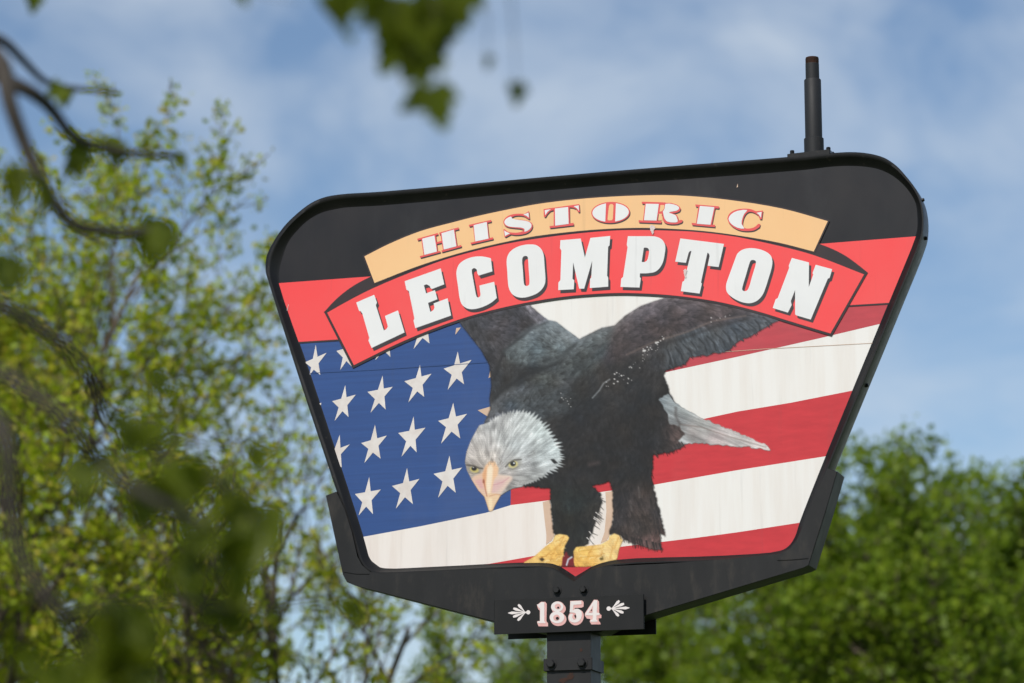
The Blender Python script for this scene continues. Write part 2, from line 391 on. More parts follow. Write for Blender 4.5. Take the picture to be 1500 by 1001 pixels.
def blur(a, r):
    if r < .3: return a
    k = np.exp(-.5*(np.arange(-int(3*r)-1, int(3*r)+2)/r)**2); k /= k.sum(); n = len(k)//2
    b = np.pad(a, ((n, n), (0, 0)), 'edge'); b = sum(k[i]*b[i:i+a.shape[0]] for i in range(len(k)))
    c = np.pad(b, ((0, 0), (n, n)), 'edge'); return sum(k[i]*c[:, i:i+a.shape[1]] for i in range(len(k)))
rs = np.random.RandomState(7)
def vnoise(r): 
    a = blur(rs.randn(EH, EW), r); return a/a.std()
def idw(cps, pw=3.0):
    c = np.array(cps, float); wsum = 0; val = 0
    for q in c:
        w = 1/(((PX-q[0])**2+(PY-q[1])**2)+60)**(pw/2)
        wsum = wsum + w; val = val + w[..., None]*q[2:]
    return val/wsum[..., None]
def lic(src, ang, n=9, step=1.0):
    vx, vy = np.cos(ang), np.sin(ang); out = np.zeros_like(src); cnt = 0
    for sgn in (1, -1):
        x, y = xx.copy(), yy.copy()
        for k in range(n):
            ix = np.clip(np.rint(x), 0, EW-1).astype(int); iy = np.clip(np.rint(y), 0, EH-1).astype(int)
            out += src[iy, ix]; cnt += 1
            x = x + sgn*step*vx[iy, ix]; y = y + sgn*step*vy[iy, ix]
    out /= cnt; return (out-out.mean())/out.std()
body = [(671,470),(688,492),(704.7,513.5),(716.7,535),(719.6,564),(717,585.5),(718,600),(700,640),(720,700),(752,713),(774,713),(800,715),(806,716),(807,740),(809,764),(812,786),(816,800),(826,806),(828,822),(836,826),(842,812),(852,802),(862,797),(864,786),(872,768),(876,752),(882,738),(880,724),(868,712),(893,706),(897,720),(898,750),(896,770),(892,782),(905,784),(914,790),(926,797),(940,800),(958,806),(971,806),(968,796),(966.8,780),(971,784),(975.8,788),(971,768),(963.8,740),(957.8,714),(954.8,700),(956.8,680),(957,667),(978,663.7),(996,657),(1006,650),(1003,625),(996,604),(989.9,590.3),(980.9,576.8),(978.5,564.8),(972,550),(975,544),(1004.9,533),(1008,528),(1010.9,522),(1018,523),(1028.8,519.9),(1034,522),(1046.8,516.9),(1052,518),(1067.8,513.9),(1076,505),(1085.8,497.4),(1096,495),(1109.7,487),(1127.7,476.4),(1144,468),(1144,440),(1060,428),(985,428),(970.4,437.5),(939,448),(915,463),(900,477),(882,480),(867.8,487),(848.6,496.7),(831.8,484.7),(815,471.6),(803,469),(793.5,462),(778,449),(772,436),(700,436)]
def fur(poly, amp, seed, keep=None, stepn=3):
    """roughens an outline with small feather tips"""
    r = np.random.RandomState(seed); out = []; n = len(poly)
    for i in range(n):
        a = np.array(poly[i]); b = np.array(poly[(i+1) % n]); d = b - a; l = np.hypot(*d); m = max(1, int(l/stepn)); nv = np.array([d[1], -d[0]])/max(l, 1e-6)
        for k in range(m):
            q = a + d*k/m; am = amp if keep is None else keep(q)*amp
            out.append(tuple(q + nv*am*(r.rand()-.5)*2*(1 if k else .3)))
    return out
bm_ = raster(fur(body, 1.5, 3, lambda q: 1.0 if q[1] > 640 else (.6 if q[0] > 975 else .2), 1.6))
bm_ = blur(bm_, .9)
cps = [(690,480,62,62,64),(715,470,80,80,88),(745,462,88,88,98),(772,455,130,128,140),(786,464,118,118,128),(800,478,98,108,114),(820,486,100,112,116),(760,482,56,56,60),(735,510,50,51,53),(725,560,42,42,43),(770,500,84,94,98),(795,505,72,84,88),(840,498,92,98,102),(760,535,46,50,52),(745,560,44,46,48),(870,496,78,82,84),(890,486,88,90,92),(905,478,92,92,92),(930,465,92,88,90),(960,450,98,92,96),(1000,448,88,80,82),(1060,452,92,86,90),(1110,465,80,80,86),(1000,470,66,58,58),(950,490,60,54,54),(1040,476,64,62,64),(1030,492,82,90,96),(1080,490,76,76,82),(1010,505,66,76,82),(1050,505,60,66,72),(985,520,52,54,56),(900,530,48,46,46),(850,530,56,60,60),(810,535,52,56,58),(800,560,60,66,66),(760,585,62,66,68),(740,602,80,82,88),(820,550,74,72,72),(850,580,38,40,40),(900,570,46,44,42),(930,550,40,38,36),(960,580,32,31,30),(850,640,50,47,48),(832,625,42,42,43),(900,640,35,34,34),(940,620,37,35,35),(850,690,34,34,34),(920,690,31,31,31),(840,740,34,39,37),(840,770,33,36,34),(862,760,42,40,36),(915,730,46,42,42),(930,740,58,52,52),(940,770,54,48,46),(950,800,84,66,64),(985,640,74,62,60),(970,652,48,43,42),(960,660,44,38,38)]
base = idw(cps, 4.2); lb = base.mean(-1, keepdims=True); base = np.clip(base*(lb/62.0)**.45, 20, 200)
def mass(poly, c, soft, op=1.0):
    global base
    mk = blur(raster(Z('E', poly)), soft)*op; base = base*(1-mk[..., None]) + np.array(c, float)*mk[..., None]
mass([(430,420),(560,380),(740,300),(800,400),(730,640),(560,665),(380,665),(400,540)], (27,27,28), 9, .85)
mass([(480,330),(600,250),(720,250),(760,330),(640,400),(520,420)], (40,38,37), 9, .6)
mass([(60,100),(310,45),(365,100),(320,130),(280,160),(220,205),(185,265),(178,390),(160,240),(110,160)], (52,51,54), 3, .85)
mass([(150,100),(300,70),(330,110),(270,150),(200,190)], (66,63,68), 8, .6)
mass([(180,300),(240,250),(380,248),(330,290),(230,330),(172,395)], (36,38,40), 5, .8)
mass([(215,218),(262,170),(330,122),(382,104),(432,140),(472,178),(430,222),(380,252),(300,262),(240,252)], (74,81,83), 3.0, .85)
mass([(262,172),(330,124),(382,106),(432,142),(466,176),(400,185),(330,170),(290,195)], (112,120,124), 5, .7)
mass([(290,52),(312,48),(375,104),(335,122)], (124,122,132), 2.5, .85)
mass([(165,432),(185,380),(250,340),(340,318),(430,330),(450,420),(380,440),(300,410),(220,420)], (56,61,64), 5, .8)
mass([(168,425),(190,382),(250,345),(330,325),(300,350),(230,370),(195,410)], (92,97,104), 4, .75)
mass([(440,222),(520,152),(605,128),(580,220),(500,290),(410,325),(330,320),(400,260)], (62,68,69), 5, .8)
mass([(455,200),(520,152),(600,130),(560,165),(480,215),(410,262)], (100,107,110), 4, .7)
mass([(600,130),(700,62),(800,25),(1000,30),(1085,88),(900,130),(740,172),(650,235),(560,260)], (58,51,53), 4, .85)
mass([(600,128),(700,60),(800,22),(960,25),(860,60),(730,80),(650,125)], (96,89,94), 6, .65)
mass([(760,200),(900,138),(1090,92),(1175,95),(1000,215),(860,240),(780,272)], (64,69,74), 4, .85)
mass([(660,260),(760,210),(790,275),(775,330),(700,340)], (38,38,40), 6, .7)
fl = [(700,490,55),(720,550,80),(760,470,25),(800,490,40),(780,530,-35),(840,500,-35),(760,590,-45),(820,570,-40),(880,500,-30),(930,470,-35),(1000,450,-8),(1080,455,12),(1010,500,65),(1060,490,50),(1100,475,30),(950,530,-50),(900,560,-45),(930,620,-80),(860,640,-60),(960,600,70),(980,650,20),(850,700,70),(840,760,88),(920,720,80),(940,770,75),(955,800,80)]
fa = idw([(x, y, math.cos(2*R(a)), math.sin(2*R(a))) for x, y, a in fl], 2.5); ang = .5*np.arctan2(fa[..., 1], fa[..., 0])
ang = ang + .35*vnoise(9)
fine = lic(rs.randn(EH, EW), ang, 6); mid = lic(vnoise(1.6), ang, 9); big = vnoise(6)
scal = lic(vnoise(2.2), ang + 1.2, 4)
lum = np.exp(.05*fine + .05*mid + .07*big)
# rows of overlapping feathers, laid from the tips back towards the head: pale rims, dark roots
fm_ = np.ones((EH, EW)); pos = []
for gy in np.arange(0, EH, 4.6):
    for gx in np.arange(0, EW, 4.6): pos.append((gx + 1.6*rs.randn(), gy + 1.6*rs.randn()))
hx, hy = 745-EX0, 640-EY0
pos.sort(key=lambda p: -math.hypot(p[0]-hx, p[1]-hy))
for px_, py_ in pos:
    ix, iy = int(np.clip(px_, 0, EW-1)), int(np.clip(py_, 0, EH-1)); a = ang[iy, ix]
    d0 = np.array([px_-hx, py_-hy]); c_, s_ = math.cos(a), math.sin(a)
    if c_*d0[0] + s_*d0[1] < 0: c_, s_ = -c_, -s_
    ln = 8.5 if (PX[0, ix] > 975 or iy > 270) else 6.0; wd = 3.1
    x0, x1 = max(0, ix-10), min(EW, ix+11); y0, y1 = max(0, iy-10), min(EH, iy+11)
    dx = xx[y0:y1, x0:x1]-px_; dy = yy[y0:y1, x0:x1]-py_; u_ = (dx*c_+dy*s_)/ln; v_ = (-dx*s_+dy*c_)/wd
    e = u_**2 + v_**2; m_ = np.clip((1.0-e)*3, 0, 1)
    val = (1 + .22*u_ + .30*np.clip(e-.55, 0, .45)*(u_ > -.2) - .10*np.exp(-(v_*5)**2))*(1+.09*rs.randn())
    fm_[y0:y1, x0:x1] = fm_[y0:y1, x0:x1]*(1-m_) + val*m_
fm_ = blur(fm_, .55); lum = lum*fm_**1.15
col = base*lum[..., None]
tint = vnoise(7)[..., None]*np.array([1.0, .1, -.8])*1.6 + np.array([0.5, 0, .5])
col = np.clip(col + tint, 20, 255)
def lay(c, m): 
    global col; col = col*(1-m[..., None]) + (np.array(c, float) if np.ndim(c) == 1 else c)*m[..., None]
def layx(c, m):
    """lay a colour and carry it past the outline, so that no other ink shows at the cut edge"""
    d = np.clip(blur(m, 1.6)*4, 0, 1)*np.clip(1-bm_*1.4, 0, 1); lay(c, np.maximum(m, d))
def line(pts, w, c, soft=.6, op=1.0):
    pts = [np.array(p, float) for p in pts]; d = np.full((EH, EW), 1e9)
    for a, b in zip(pts, pts[1:]):
        v = b-a; t = np.clip(((PX-a[0])*v[0]+(PY-a[1])*v[1])/max(1e-6, v@v), 0, 1); d = np.minimum(d, np.hypot(PX-a[0]-t*v[0], PY-a[1]-t*v[1]))
    lay(c, np.clip((w/2+soft-d)/(2*soft), 0, 1)*op)
# wing folds and edges
line(Z('A4', [(190,290),(300,440),(330,600)]), 3, (36,36,38), 2, .5)
line(Z('E', [(372,110),(320,132),(275,165),(225,205),(205,250),(185,310)]), 2.5, (30,30,33), 2.2, .75); line(Z('E', [(465,188),(420,235),(370,268),(280,300),(215,345),(180,385)]), 3, (28,30,32), 3, .7)
line(Z('A4', [(590,230),(545,280),(520,310)]), 3, (36,36,40), 3, .7)
line(Z('A4', [(690,215),(770,275),(845,335)]), 5, (138,146,154), 5, .6); line(Z('A4', [(540,290),(600,250),(680,225)]), 6, (118,128,134), 6, .5); line(Z('A4', [(420,400),(500,340),(560,320)]), 4, (104,114,118), 5, .5)
line(Z('A4', [(1090,250),(1200,180),(1330,110),(1400,80)]), 5, (122,114,120), 5, .5); line(Z('A4', [(880,330),(960,285),(1060,255)]), 4, (122,126,130), 4, .5)
line(Z('A4', [(870,340),(800,400),(740,450),(640,480)]), 3, (104,112,114), 3, .5)
line(Z('A4', [(850,350),(760,420),(660,455)]), 2.5, (36,38,40), 3, .5)
line(Z('A4', [(470,620),(390,670),(335,770)]), 4, (96,100,104), 3, .5)
line(Z('A4', [(1085,262),(1010,330),(940,420)]), 3, (110,108,110), 4, .35)
line(Z('A5', [(60,300),(200,235),(350,190),(480,135),(640,110)]), 2, (130,112,104), 1.5, .6)
line(Z('A5', [(70,320),(220,255),(380,205),(500,160),(650,125)]), 3, (36,34,36), 2.5, .6)
for k in range(13):     # secondary feathers of the spread wing
    t = k/12.0; a = np.array(Z('E', [(775+330*t, 205-112*t)])[0]); b = np.array(Z('E', [(800+330*t+10*rs.randn(), 268-130*t-30*t*(1-t))])[0]); m2 = (a+b)/2+np.array([3.0, -1.0])
    line([a, m2, b], 2.6, (98,104,110), 2.2, .45); line([a+(3.4,.6), m2+(3.4,.6), b+(3.4,.6)], 1.6, (28,30,34), 1.2, .75)
for k in range(26):     # leg and belly plumage
    x = 900 + 60*rs.rand(); y = 715 + 60*rs.rand(); line([(x, y), (x+4+4*rs.rand(), y+14+16*rs.rand())], 1.0, (70,62,60) if rs.rand() < .5 else (24,22,22), .8, .5)
line(Z('A7', [(915,370),(930,440)]), 2.2, (120,112,110), 1.5, .5); line(Z('A7', [(978,270),(985,345)]), 2.0, (132,124,122), 1.5, .5)
line(Z('A7', [(130,262),(330,268),(520,262),(640,250)]), 3, (28,28,28), 3, .7)
line(Z('A7', [(620,105),(680,90)]), 5, (100,84,84), 3, .5)
# worn white specks along the wing and over the shoulder
def specks(n, a, b, sd, r0, r1):
    for _ in range(n):
        t = rs.rand(); q = np.array(a)*(1-t)+np.array(b)*t + rs.randn(2)*sd; r = r0+(r1-r0)*rs.rand()**2
        lay((225,222,220), np.clip(r+.5-np.hypot((PX-q[0])/1.3, PY-q[1]), 0, 1)*.85)
specks(34, (885,570), (975,495), 5, .3, 1.3); specks(16, (940,520), (975,492), 3, .5, 2.0); specks(9, (820,580), (838,592), 4, .3, .7); specks(6, (915,556), (926,560), 2, .4, 1.0); specks(8, (1040,470), (1070,462), 2, .3, .9)
line([(868,583),(878,572),(884,562),(893,556)], 1.6, (180,186,190), 1.2, .7)
# tail
tail = Z('A5', [(215,520),(262,490),(300,535),(340,562),(430,610),(600,680),(740,740),(764,768),(720,757),(690,760),(650,748),(620,752),(560,744),(520,742),(480,740),(440,735),(400,730),(345,738),(310,720),(345,690),(320,650),(270,640),(262,590)])
tm = blur(raster(fur(tail, 1.2, 5)), .6); ta = np.full((EH, EW), R(24)) 
tcol = idw([(968,588,130,140,146),(985,592,158,166,170),(995,615,120,122,124),(1003,600,176,182,182),(1030,622,168,168,166),(1000,645,188,192,194),(1015,635,172,164,162),(1050,645,196,182,182),(1080,640,196,190,188),(1120,655,222,212,210)], 3)*np.exp(.05*lic(rs.randn(EH, EW), ta, 12)+.07*lic(vnoise(1.5), ta, 16))[..., None]
layx(np.clip(tcol, 0, 245), tm)
line(Z('A5', [(320,640),(430,655),(560,700),(740,752)]), 1.5, (120,104,98), 1.2, .6)
line(Z('A5', [(300,560),(300,600),(320,640),(300,665)]), 3, (76,70,68), 2, .6)
al = np.maximum(bm_, tm)
# feet
f1 = Z('A7', [(362,622),(400,612),(455,622),(470,640),(440,700),(420,760),(412,835),(380,850),(140,850),(140,820),(210,780),(300,700),(350,665)])
f2 = Z('A7', [(765,625),(800,608),(845,625),(862,660),(835,720),(818,800),(760,812),(700,830),(640,850),(520,852),(505,800),(498,740),(520,708),(600,700),(700,690),(760,655)])
for k, f_ in enumerate((f1, f2)):
    fm = blur(raster(f_), .6); a_ = np.full((EH, EW), R(-30))
    fc = idw([(800,805,246,200,112),(815,790,254,216,140),(822,812,240,186,92),(785,818,244,200,120),(900,790,254,214,140),(885,810,252,216,150),(850,808,248,202,112),(862,822,244,190,96),(845,825,238,182,86)], 2.5)*np.exp(.025*lic(rs.randn(EH, EW), a_+1.4, 3)+.045*lic(vnoise(2.2), a_+1.4, 5))[..., None]
    layx(np.clip(fc, 0, 255), fm); al = np.maximum(al, fm)
lay((70,54,30), blur(raster(Z('A7', [(248,795),(270,782),(290,800),(270,815)])), .6)); lay((110,90,40), blur(raster(Z('A7', [(690,790),(715,775),(722,800),(700,808)])), .6))
lay((120,30,36), blur(raster(Z('A7', [(420,790),(445,740),(500,760),(505,850),(415,850)])), .6)); lay((36,34,34), blur(raster(Z('A7', [(440,700),(480,640),(520,690),(495,740),(500,790),(460,770)])), .8))
line(Z('A7', [(450,840),(462,800),(488,782)]), 2.2, (205,214,226), .8)
for a_, b_ in (((430,625),(400,700)),((400,690),(300,770)),((370,720),(330,800)),((830,640),(800,720)),((720,700),(700,780)),((640,705),(600,790)),((790,700),(770,790))): line(Z('A7', [a_, b_]), 1.6, (206,146,62), 1.4, .55)
for k in range(46):     # scutes across the toes
    fx, fy = (rs.uniform(250, 440), rs.uniform(640, 830)) if k % 2 else (rs.uniform(510, 840), rs.uniform(640, 840))
    w_ = np.array(Z('A7', [(fx-14, fy+8), (fx, fy-6), (fx+16, fy-4)])); inside = al[int(np.clip(w_[1][1]-EY0, 0, EH-1)), int(np.clip(w_[1][0]-EX0, 0, EW-1))]
    yel = col[int(np.clip(w_[1][1]-EY0, 0, EH-1)), int(np.clip(w_[1][0]-EX0, 0, EW-1))]
    if inside > .8 and yel[0] > 190: line(w_, .9, (255,236,176) if rs.rand() < .55 else (196,134,54), .6, .7)
line(Z('A7', [(540,740),(620,730),(700,720)]), 1.2, (200,150,60), 1, .7); line(Z('A7', [(530,790),(600,780),(690,770)]), 1.2, (205,150,60), 1, .7)
al = np.maximum(al, blur(raster(Z('A7', [(410,700),(520,690),(530,852),(400,852)])), .8))
def stroke(p, q, w, c):
    """one loose feather that breaks the outline"""
    global al
    p = np.array(p); q = np.array(q); v = q-p; t = np.clip(((PX-p[0])*v[0]+(PY-p[1])*v[1])/(v@v), 0, 1); d = np.hypot(PX-p[0]-t*v[0], PY-p[1]-t*v[1])
    mk = np.clip(w*(1-.8*t)+.5-d, 0, 1); lay(c, np.maximum(mk, np.clip(blur(mk, 1)*3, 0, 1)*(al < .3))); al = np.maximum(al, mk)
for k in range(20):
    y = 722+70*rs.rand(); x = np.interp(y, [722,740,756,770,790], [878,880,874,870,862]); stroke((x-3, y), (x+4+5*rs.rand(), y+2+11*rs.rand()), .7, (46,44,43) if rs.rand() < .75 else (236,230,226))
for k in range(30):
    x = 905+62*rs.rand(); y = np.interp(x, [905,926,940,967], [783,794,797,803]); stroke((x, y-6), (x+2+2*rs.rand(), y+3+7*rs.rand()), 1.0, (44,38,37))
for k in range(12):
    y = 690+90*rs.rand(); x = np.interp(y, [690,714,740,780], [955,957,963,967]); stroke((x-3, y-5), (x+2.5, y+8+6*rs.rand()), .8, (40,36,36))
for k in range(22):
    x = 960+44*rs.rand(); y = np.interp(x, [957,978,1006], [666,663,650]); stroke((x-3, y-4), (x+3*rs.rand(), y+2+4*rs.rand()), 1.0, (52,46,46))
for k in range(26):
    x = 985+150*rs.rand(); y = np.interp(x, [975,1005,1011,1029,1047,1068,1086,1110,1128,1140], [545,533,523,520,517,514,498,487,477,470]); stroke((x-4, y-5), (x+1.5, y+1+2.5*rs.rand()), 1.5, (60,66,72))
# white fluff inside the near leg
for k in range(40):
    x = 868+14*rs.rand(); y = 728+66*rs.rand(); m0 = np.clip((1.0-np.abs((PY-y) - .5*(PX-x)))/1.0, 0, 1)*(np.abs(PX-x) < 5+3*rs.rand()); lay((52,46,44) if rs.rand() < .4 else (226,220,216), m0*.0)
# head
arc = cat(Z('A6', [(296,190),(380,150),(470,125),(580,125),(690,190),(770,280),(845,400),(850,450),(845,530),(750,605),(650,660),(560,690)]), 9)
arcj = []
c0 = np.array(Z('A6', [(440,470)])[0])
for i, q in enumerate(arc):
    d = np.array(q)-c0; d /= np.hypot(*d); side = np.array([-d[1], d[0]])
    k = (4.0 if i % 2 else -2.8)*(.25+1.3*rs.rand())*(1.3 if 30 < i < 84 else .85)*(0.4 if i > 88 else 1); arcj.append(tuple(np.array(q)+d*k+side*(1.2 if i % 2 else 0)))
head = arcj + Z('A6', [(480,715),(430,740),(385,770),(345,840),(325,885),(308,893),(296,888),(285,850),(262,780),(215,730),(165,650),(125,570),(112,510),(125,430),(160,340),(220,230)])
hm = blur(raster(head), .55)
hb = Z('A6', [(300,600)])[0]; ha = np.arctan2(PY-(hb[1]+4), PX-(hb[0]+2)) 
hcol = idw([(*Z('A6', [(x, y)])[0], *c) for x, y, c in [(200,300,(206,202,200)),(150,430,(200,192,188)),(130,500,(186,178,174)),(300,230,(196,196,196)),(400,200,(206,206,206)),(520,160,(214,218,218)),(600,200,(200,206,206)),(700,280,(206,216,216)),(780,400,(214,224,226)),(820,440,(206,216,218)),(800,540,(218,224,226)),(400,330,(194,196,196)),(300,380,(210,206,204)),(500,380,(200,206,208)),(580,400,(210,216,218)),(640,450,(168,172,172)),(700,470,(196,204,206)),(600,500,(200,202,204)),(560,560,(182,182,182)),(640,600,(172,174,174)),(560,650,(176,176,174)),(480,680,(160,158,156)),(460,600,(208,200,196)),(420,480,(190,190,190)),(330,470,(214,204,196)),(240,470,(208,200,194)),(180,620,(210,196,186)),(230,520,(196,186,178))]], 3)
hl = np.exp(.055*lic(rs.randn(EH, EW), ha, 5)+.06*lic(vnoise(1.2), ha, 7)+.045*vnoise(4))
layx(np.clip(hcol*.95*hl[..., None], 0, 246), hm); al = np.maximum(al, hm)
E6 = lambda pts: Z('A6', pts)
def blob(poly, c, soft=.6, op=1.0): lay(c, blur(raster(poly), soft)*op)
def beak(poly, c, soft=.8): layx(c, blur(raster(poly), soft))
def eb(cx, cy, rx, ry, rot=0): return E6(ell(cx, cy, rx, ry, 24, R(rot)))
# cheeks, gape, beak
beak(E6([(170,640),(250,600),(262,720),(270,790),(215,730)]), (232,196,172), 1.0)
blob(E6([(185,655),(245,640),(258,720),(230,715)]), (226,176,172), 1.2)
blob(E6([(330,600),(470,620),(480,640),(420,720),(380,770),(300,780),(310,680)]), (232,206,190), 1.2)
blob(E6([(340,655),(440,640),(400,700),(350,745),(300,775),(315,700)]), (226,188,184), 2.0)
line(E6([(330,690),(400,668),(450,632)]), 1.0, (206,140,150), .8, .7)
blob(E6([(245,600),(268,540),(300,505),(340,505),(372,560),(365,610),(335,650),(310,760),(290,780),(262,700)]), (242,198,158), 1.0)
blob(E6([(246,610),(272,545),(285,560),(276,650),(270,720),(258,690)]), (230,172,128), 1.0)
blob(E6([(283,560),(310,525),(328,560),(322,640),(305,770),(285,770),(275,680)]), (252,232,204), 1.0)
beak(E6([(262,780),(300,760),(385,770),(345,840),(325,885),(308,893),(296,888),(285,850)]), (240,206,168), .8)
blob(E6([(290,790),(320,790),(322,850),(310,885),(298,870)]), (252,228,190), 1.0)
line(E6([(258,660),(268,720),(280,775)]), 1.2, (176,96,76), .8, .8); line(E6([(300,775),(350,760),(385,765)]), 1.0, (196,130,100), .8, .7)
blob(eb(255,660,6,18), (150,80,60), .7)
# eyes and brows
blob(eb(182,568,58,34,18), (150,142,130), 1.5, .8); blob(eb(183,571,36,21,15), (206,190,116), .7); blob(eb(182,562,21,17), (34,34,32), .5)
line(E6([(125,535),(170,538),(220,558),(245,562)]), 2.2, (84,78,72), .9, .9); blob(eb(176,553,4,4), (235,235,235), .35)
line(E6([(140,590),(180,605),(222,592)]), 1.2, (120,112,96), .8, .7)
blob(eb(488,528,62,42,-15), (168,166,160), 1.5, .8); blob(eb(483,529,38,27,-12), (212,200,140), .7); blob(eb(482,524,22,20), (36,38,38), .5); blob(eb(490,520,7,7), (240,244,246), .4)
line(E6([(425,548),(450,520),(490,496),(545,492)]), 2.0, (92,90,86), .9, .9); line(E6([(445,560),(480,568),(520,548)]), 1.2, (130,124,110), .8, .7)
for k in range(16):
    x = 275+130*rs.rand(); y = 475+40*rs.rand(); line(E6([(x, y), (x+6*rs.randn(), y+26)]), .8, (128,118,110), .5, .55)
line(E6([(600,470),(650,445),(640,430)]), 1.6, (120,118,116), 1.2, .5)
blob(E6([(770,490),(800,490),(830,520),(800,525)]), (34,34,34), .6); 
# faint horizontal print banding
col *= (1 + .02*np.sin(PY*1.9) + .012*blur(rs.randn(EH, EW), .6))[..., None]
dust = np.clip(vnoise(14)*.5+.3, 0, 1)*.02
col = np.clip(col*(1-dust[..., None]) + 190*dust[..., None], 0, 255)
keep = (al[:-1, :-1]+al[1:, :-1]+al[:-1, 1:]+al[1:, 1:]) > .06
vid = np.arange(EH*EW).reshape(EH, EW)
qd = np.stack([vid[:-1, :-1], vid[1:, :-1], vid[1:, 1:], vid[:-1, 1:]], -1)[keep]
used = np.unique(qd); remap = np.full(EH*EW, -1); remap[used] = np.arange(len(used)); qd = remap[qd]
pv = P(PX.ravel()[used], PY.ravel()[used], Zl(3.2))
me = bpy.data.meshes.new('eagle_picture'); me.vertices.add(len(pv)); me.vertices.foreach_set('co', pv.ravel())
me.loops.add(qd.size); me.loops.foreach_set('vertex_index', qd.ravel().astype(np.int32))
me.polygons.add(len(qd)); me.polygons.foreach_set('loop_start', np.arange(0, qd.size, 4, dtype=np.int32))
me.update(calc_edges=True)
ca = me.color_attributes.new('ink', 'FLOAT_COLOR', 'POINT')
rgba = np.concatenate([s2l(col).reshape(-1, 3)[used]*PK, al.reshape(-1, 1)[used]], 1)
ca.data.foreach_set('color', rgba.ravel().astype(np.float32))
m, t, b = new_mat('eagle_ink'); av = t.nodes.new('ShaderNodeVertexColor'); av.layer_name = 'ink'
t.links.new(av.outputs['Color'], b.inputs['Base Color']); t.links.new(av.outputs['Alpha'], b.inputs['Alpha'])
b.inputs['Roughness'].default_value = .45; b.inputs['Specular IOR Level'].default_value = .3
eagle = link('eagle_picture', me, face, [m]); eagle['label'] = 'printed bald eagle leaning forward with wings raised'

# ------------------------------------------------------------------ ribbons
rt = cat([(479.3,458.3),(510,441),(546,422.7),(620,392),(660,378),(738,358.2),(820,345.2),(888.7,338.6),(926.7,337.2),(990,338.4),(1048,341.6),(1090,349.3),(1141,360.4),(1192,374),(1265.7,402.2)], 4)
rb = cat([(1216.5,488.7),(1149.4,468.4),(1119.3,459),(1090,451),(1048,441.5),(990,433.4),(940,430),(895,429.6),(820,435.5),(738,450.4),(670,469),(590.4,500),(518.4,535.1)], 4)
film('ribbon_fold', Z('R1', [(24,516)]+cat([(30,512),(110,425),(200,345),(310,270),(432,207)], 4)+[(470,240),(500,300),(60,525)]), 4.0, 'line')
film('ribbon_fold', Z('R6', cat([(640,158),(760,205),(870,262),(960,325),(1070,412)], 4)+[(1035,430),(800,340),(580,260)]), 4.0, 'line')
rib = rt + rb
film('ribbon_outline', offset(rib, 3.6), 4.4, 'line')
film('ribbon', rib, 5.0, 'red', 'red arched ribbon carrying the town name')
gt = cat([(533.8,375.8),(570,357.5),(616,338.8),(660,326.8),(700,316.6),(764,303.3),(800,297.3),(860,290.8),(933,286.7),(990,286.4),(1063,292.5),(1146.7,306),(1212.5,324.2)], 4)
gb = cat([(1192,368.7),(1140,355.5),(1080,345),(1030,338.6),(980,335.2),(933.3,334),(866.7,337),(800,344),(770,348.6),(690,366.4),(616,388.8),(548.6,414.8)], 4)
film('gold_outline', offset(gt+gb, 2.2), 5.4, 'line')
film('gold_band', gt+gb, 6.0, 'gold', 'pale orange arched band above the red ribbon')

# ------------------------------------------------------------------ lettering
def letter(name, loops, sh, z0=5.6, cols=('shadow', 'white')):
    if not isinstance(loops[0], list): loops = [loops]
    mb = MB(); mb.sheet([[(x+sh[0], y+sh[1]) for x, y in lp] for lp in loops], Zl(z0), 0); mb.sheet(loops, Zl(z0+.5), 1)
    return mb.build(name, list(cols), face)
sh = (3.2, 4.6)
Cc = cat([(505-40,300),(400,283),(330,275),(240,285),(160,315),(100,360),(72,420),(65,470),(85,620),(105,760),(130,820),(180,860),(240,872),(320,860),(400,830),(470,790),(522,745)], 3)
letter('letter', Z('R1', [(305,432),(460,365),(484,432),(474,455),(543,672),(563,664),(578,640),(553,548),(665,500),(722,690),(438,824),(410,760),(418,738),(358,528),(345,508),(330,505)]), sh)
letter('letter', Z('R2', [(98,325),(505,180),(545,360),(408,412),(392,405),(380,378),(345,360),(315,370),(340,462),(440,425),(468,528),(362,570),(388,670),(422,652),(434,622),(425,575),(583,517),(622,712),(218,855),(198,770),(208,745),(145,435),(118,420)]), sh)
letter('letter', Z('R3', [(455,297)]+Cc[1:-1]+[(522,745),(492,562),(325,605),(338,705)]+[(332,728),(312,741),(295,732),(285,700),(240,455),(240,425),(255,410),(275,408),(295,425),(303,470),(318,492),(472,445)]), sh)
O1 = cat([(632,340),(640,280),(670,225),(730,180),(810,150),(900,140),(970,150),(1020,190),(1048,250),(1060,380),(1070,520),(1065,580),(1035,640),(980,690),(900,725),(810,742),(740,730),(690,695),(660,640),(648,580),(640,450)], 3, True)
O1h = cat([(808,310),(820,280),(845,270),(868,280),(874,310),(882,430),(890,560),(885,595),(860,610),(835,600),(826,570),(817,440)], 3, True)
letter('letter', [Z('R3', O1), Z('R3', O1h)], sh)
letter('letter', Z('R4', [(165,175),(400,155),(448,375),(512,148),(742,125),(733,235),(717,250),(705,585),(718,608),(718,712),(505,728),(508,625),(522,605),(533,410),(440,735),(382,735),(312,430),(305,620),(325,640),(320,742),(140,752),(142,665),(165,635),(176,295),(160,265)]), sh)
Po = [(945,128)]+cat([(1200,128),(1260,132),(1310,148),(1350,178),(1378,240),(1372,330),(1350,430),(1310,500),(1260,540),(1180,556),(1085,558)], 3)+[(1083,600),(1095,615),(1080,722),(860,715),(868,620),(890,598),(942,255),(932,230)]
letter('letter', [Z('R4', Po), Z('R4', [(1130,262)]+cat([(1150,260),(1175,266),(1190,290),(1182,360),(1165,410),(1140,427)], 3)+[(1105,427)])], sh)
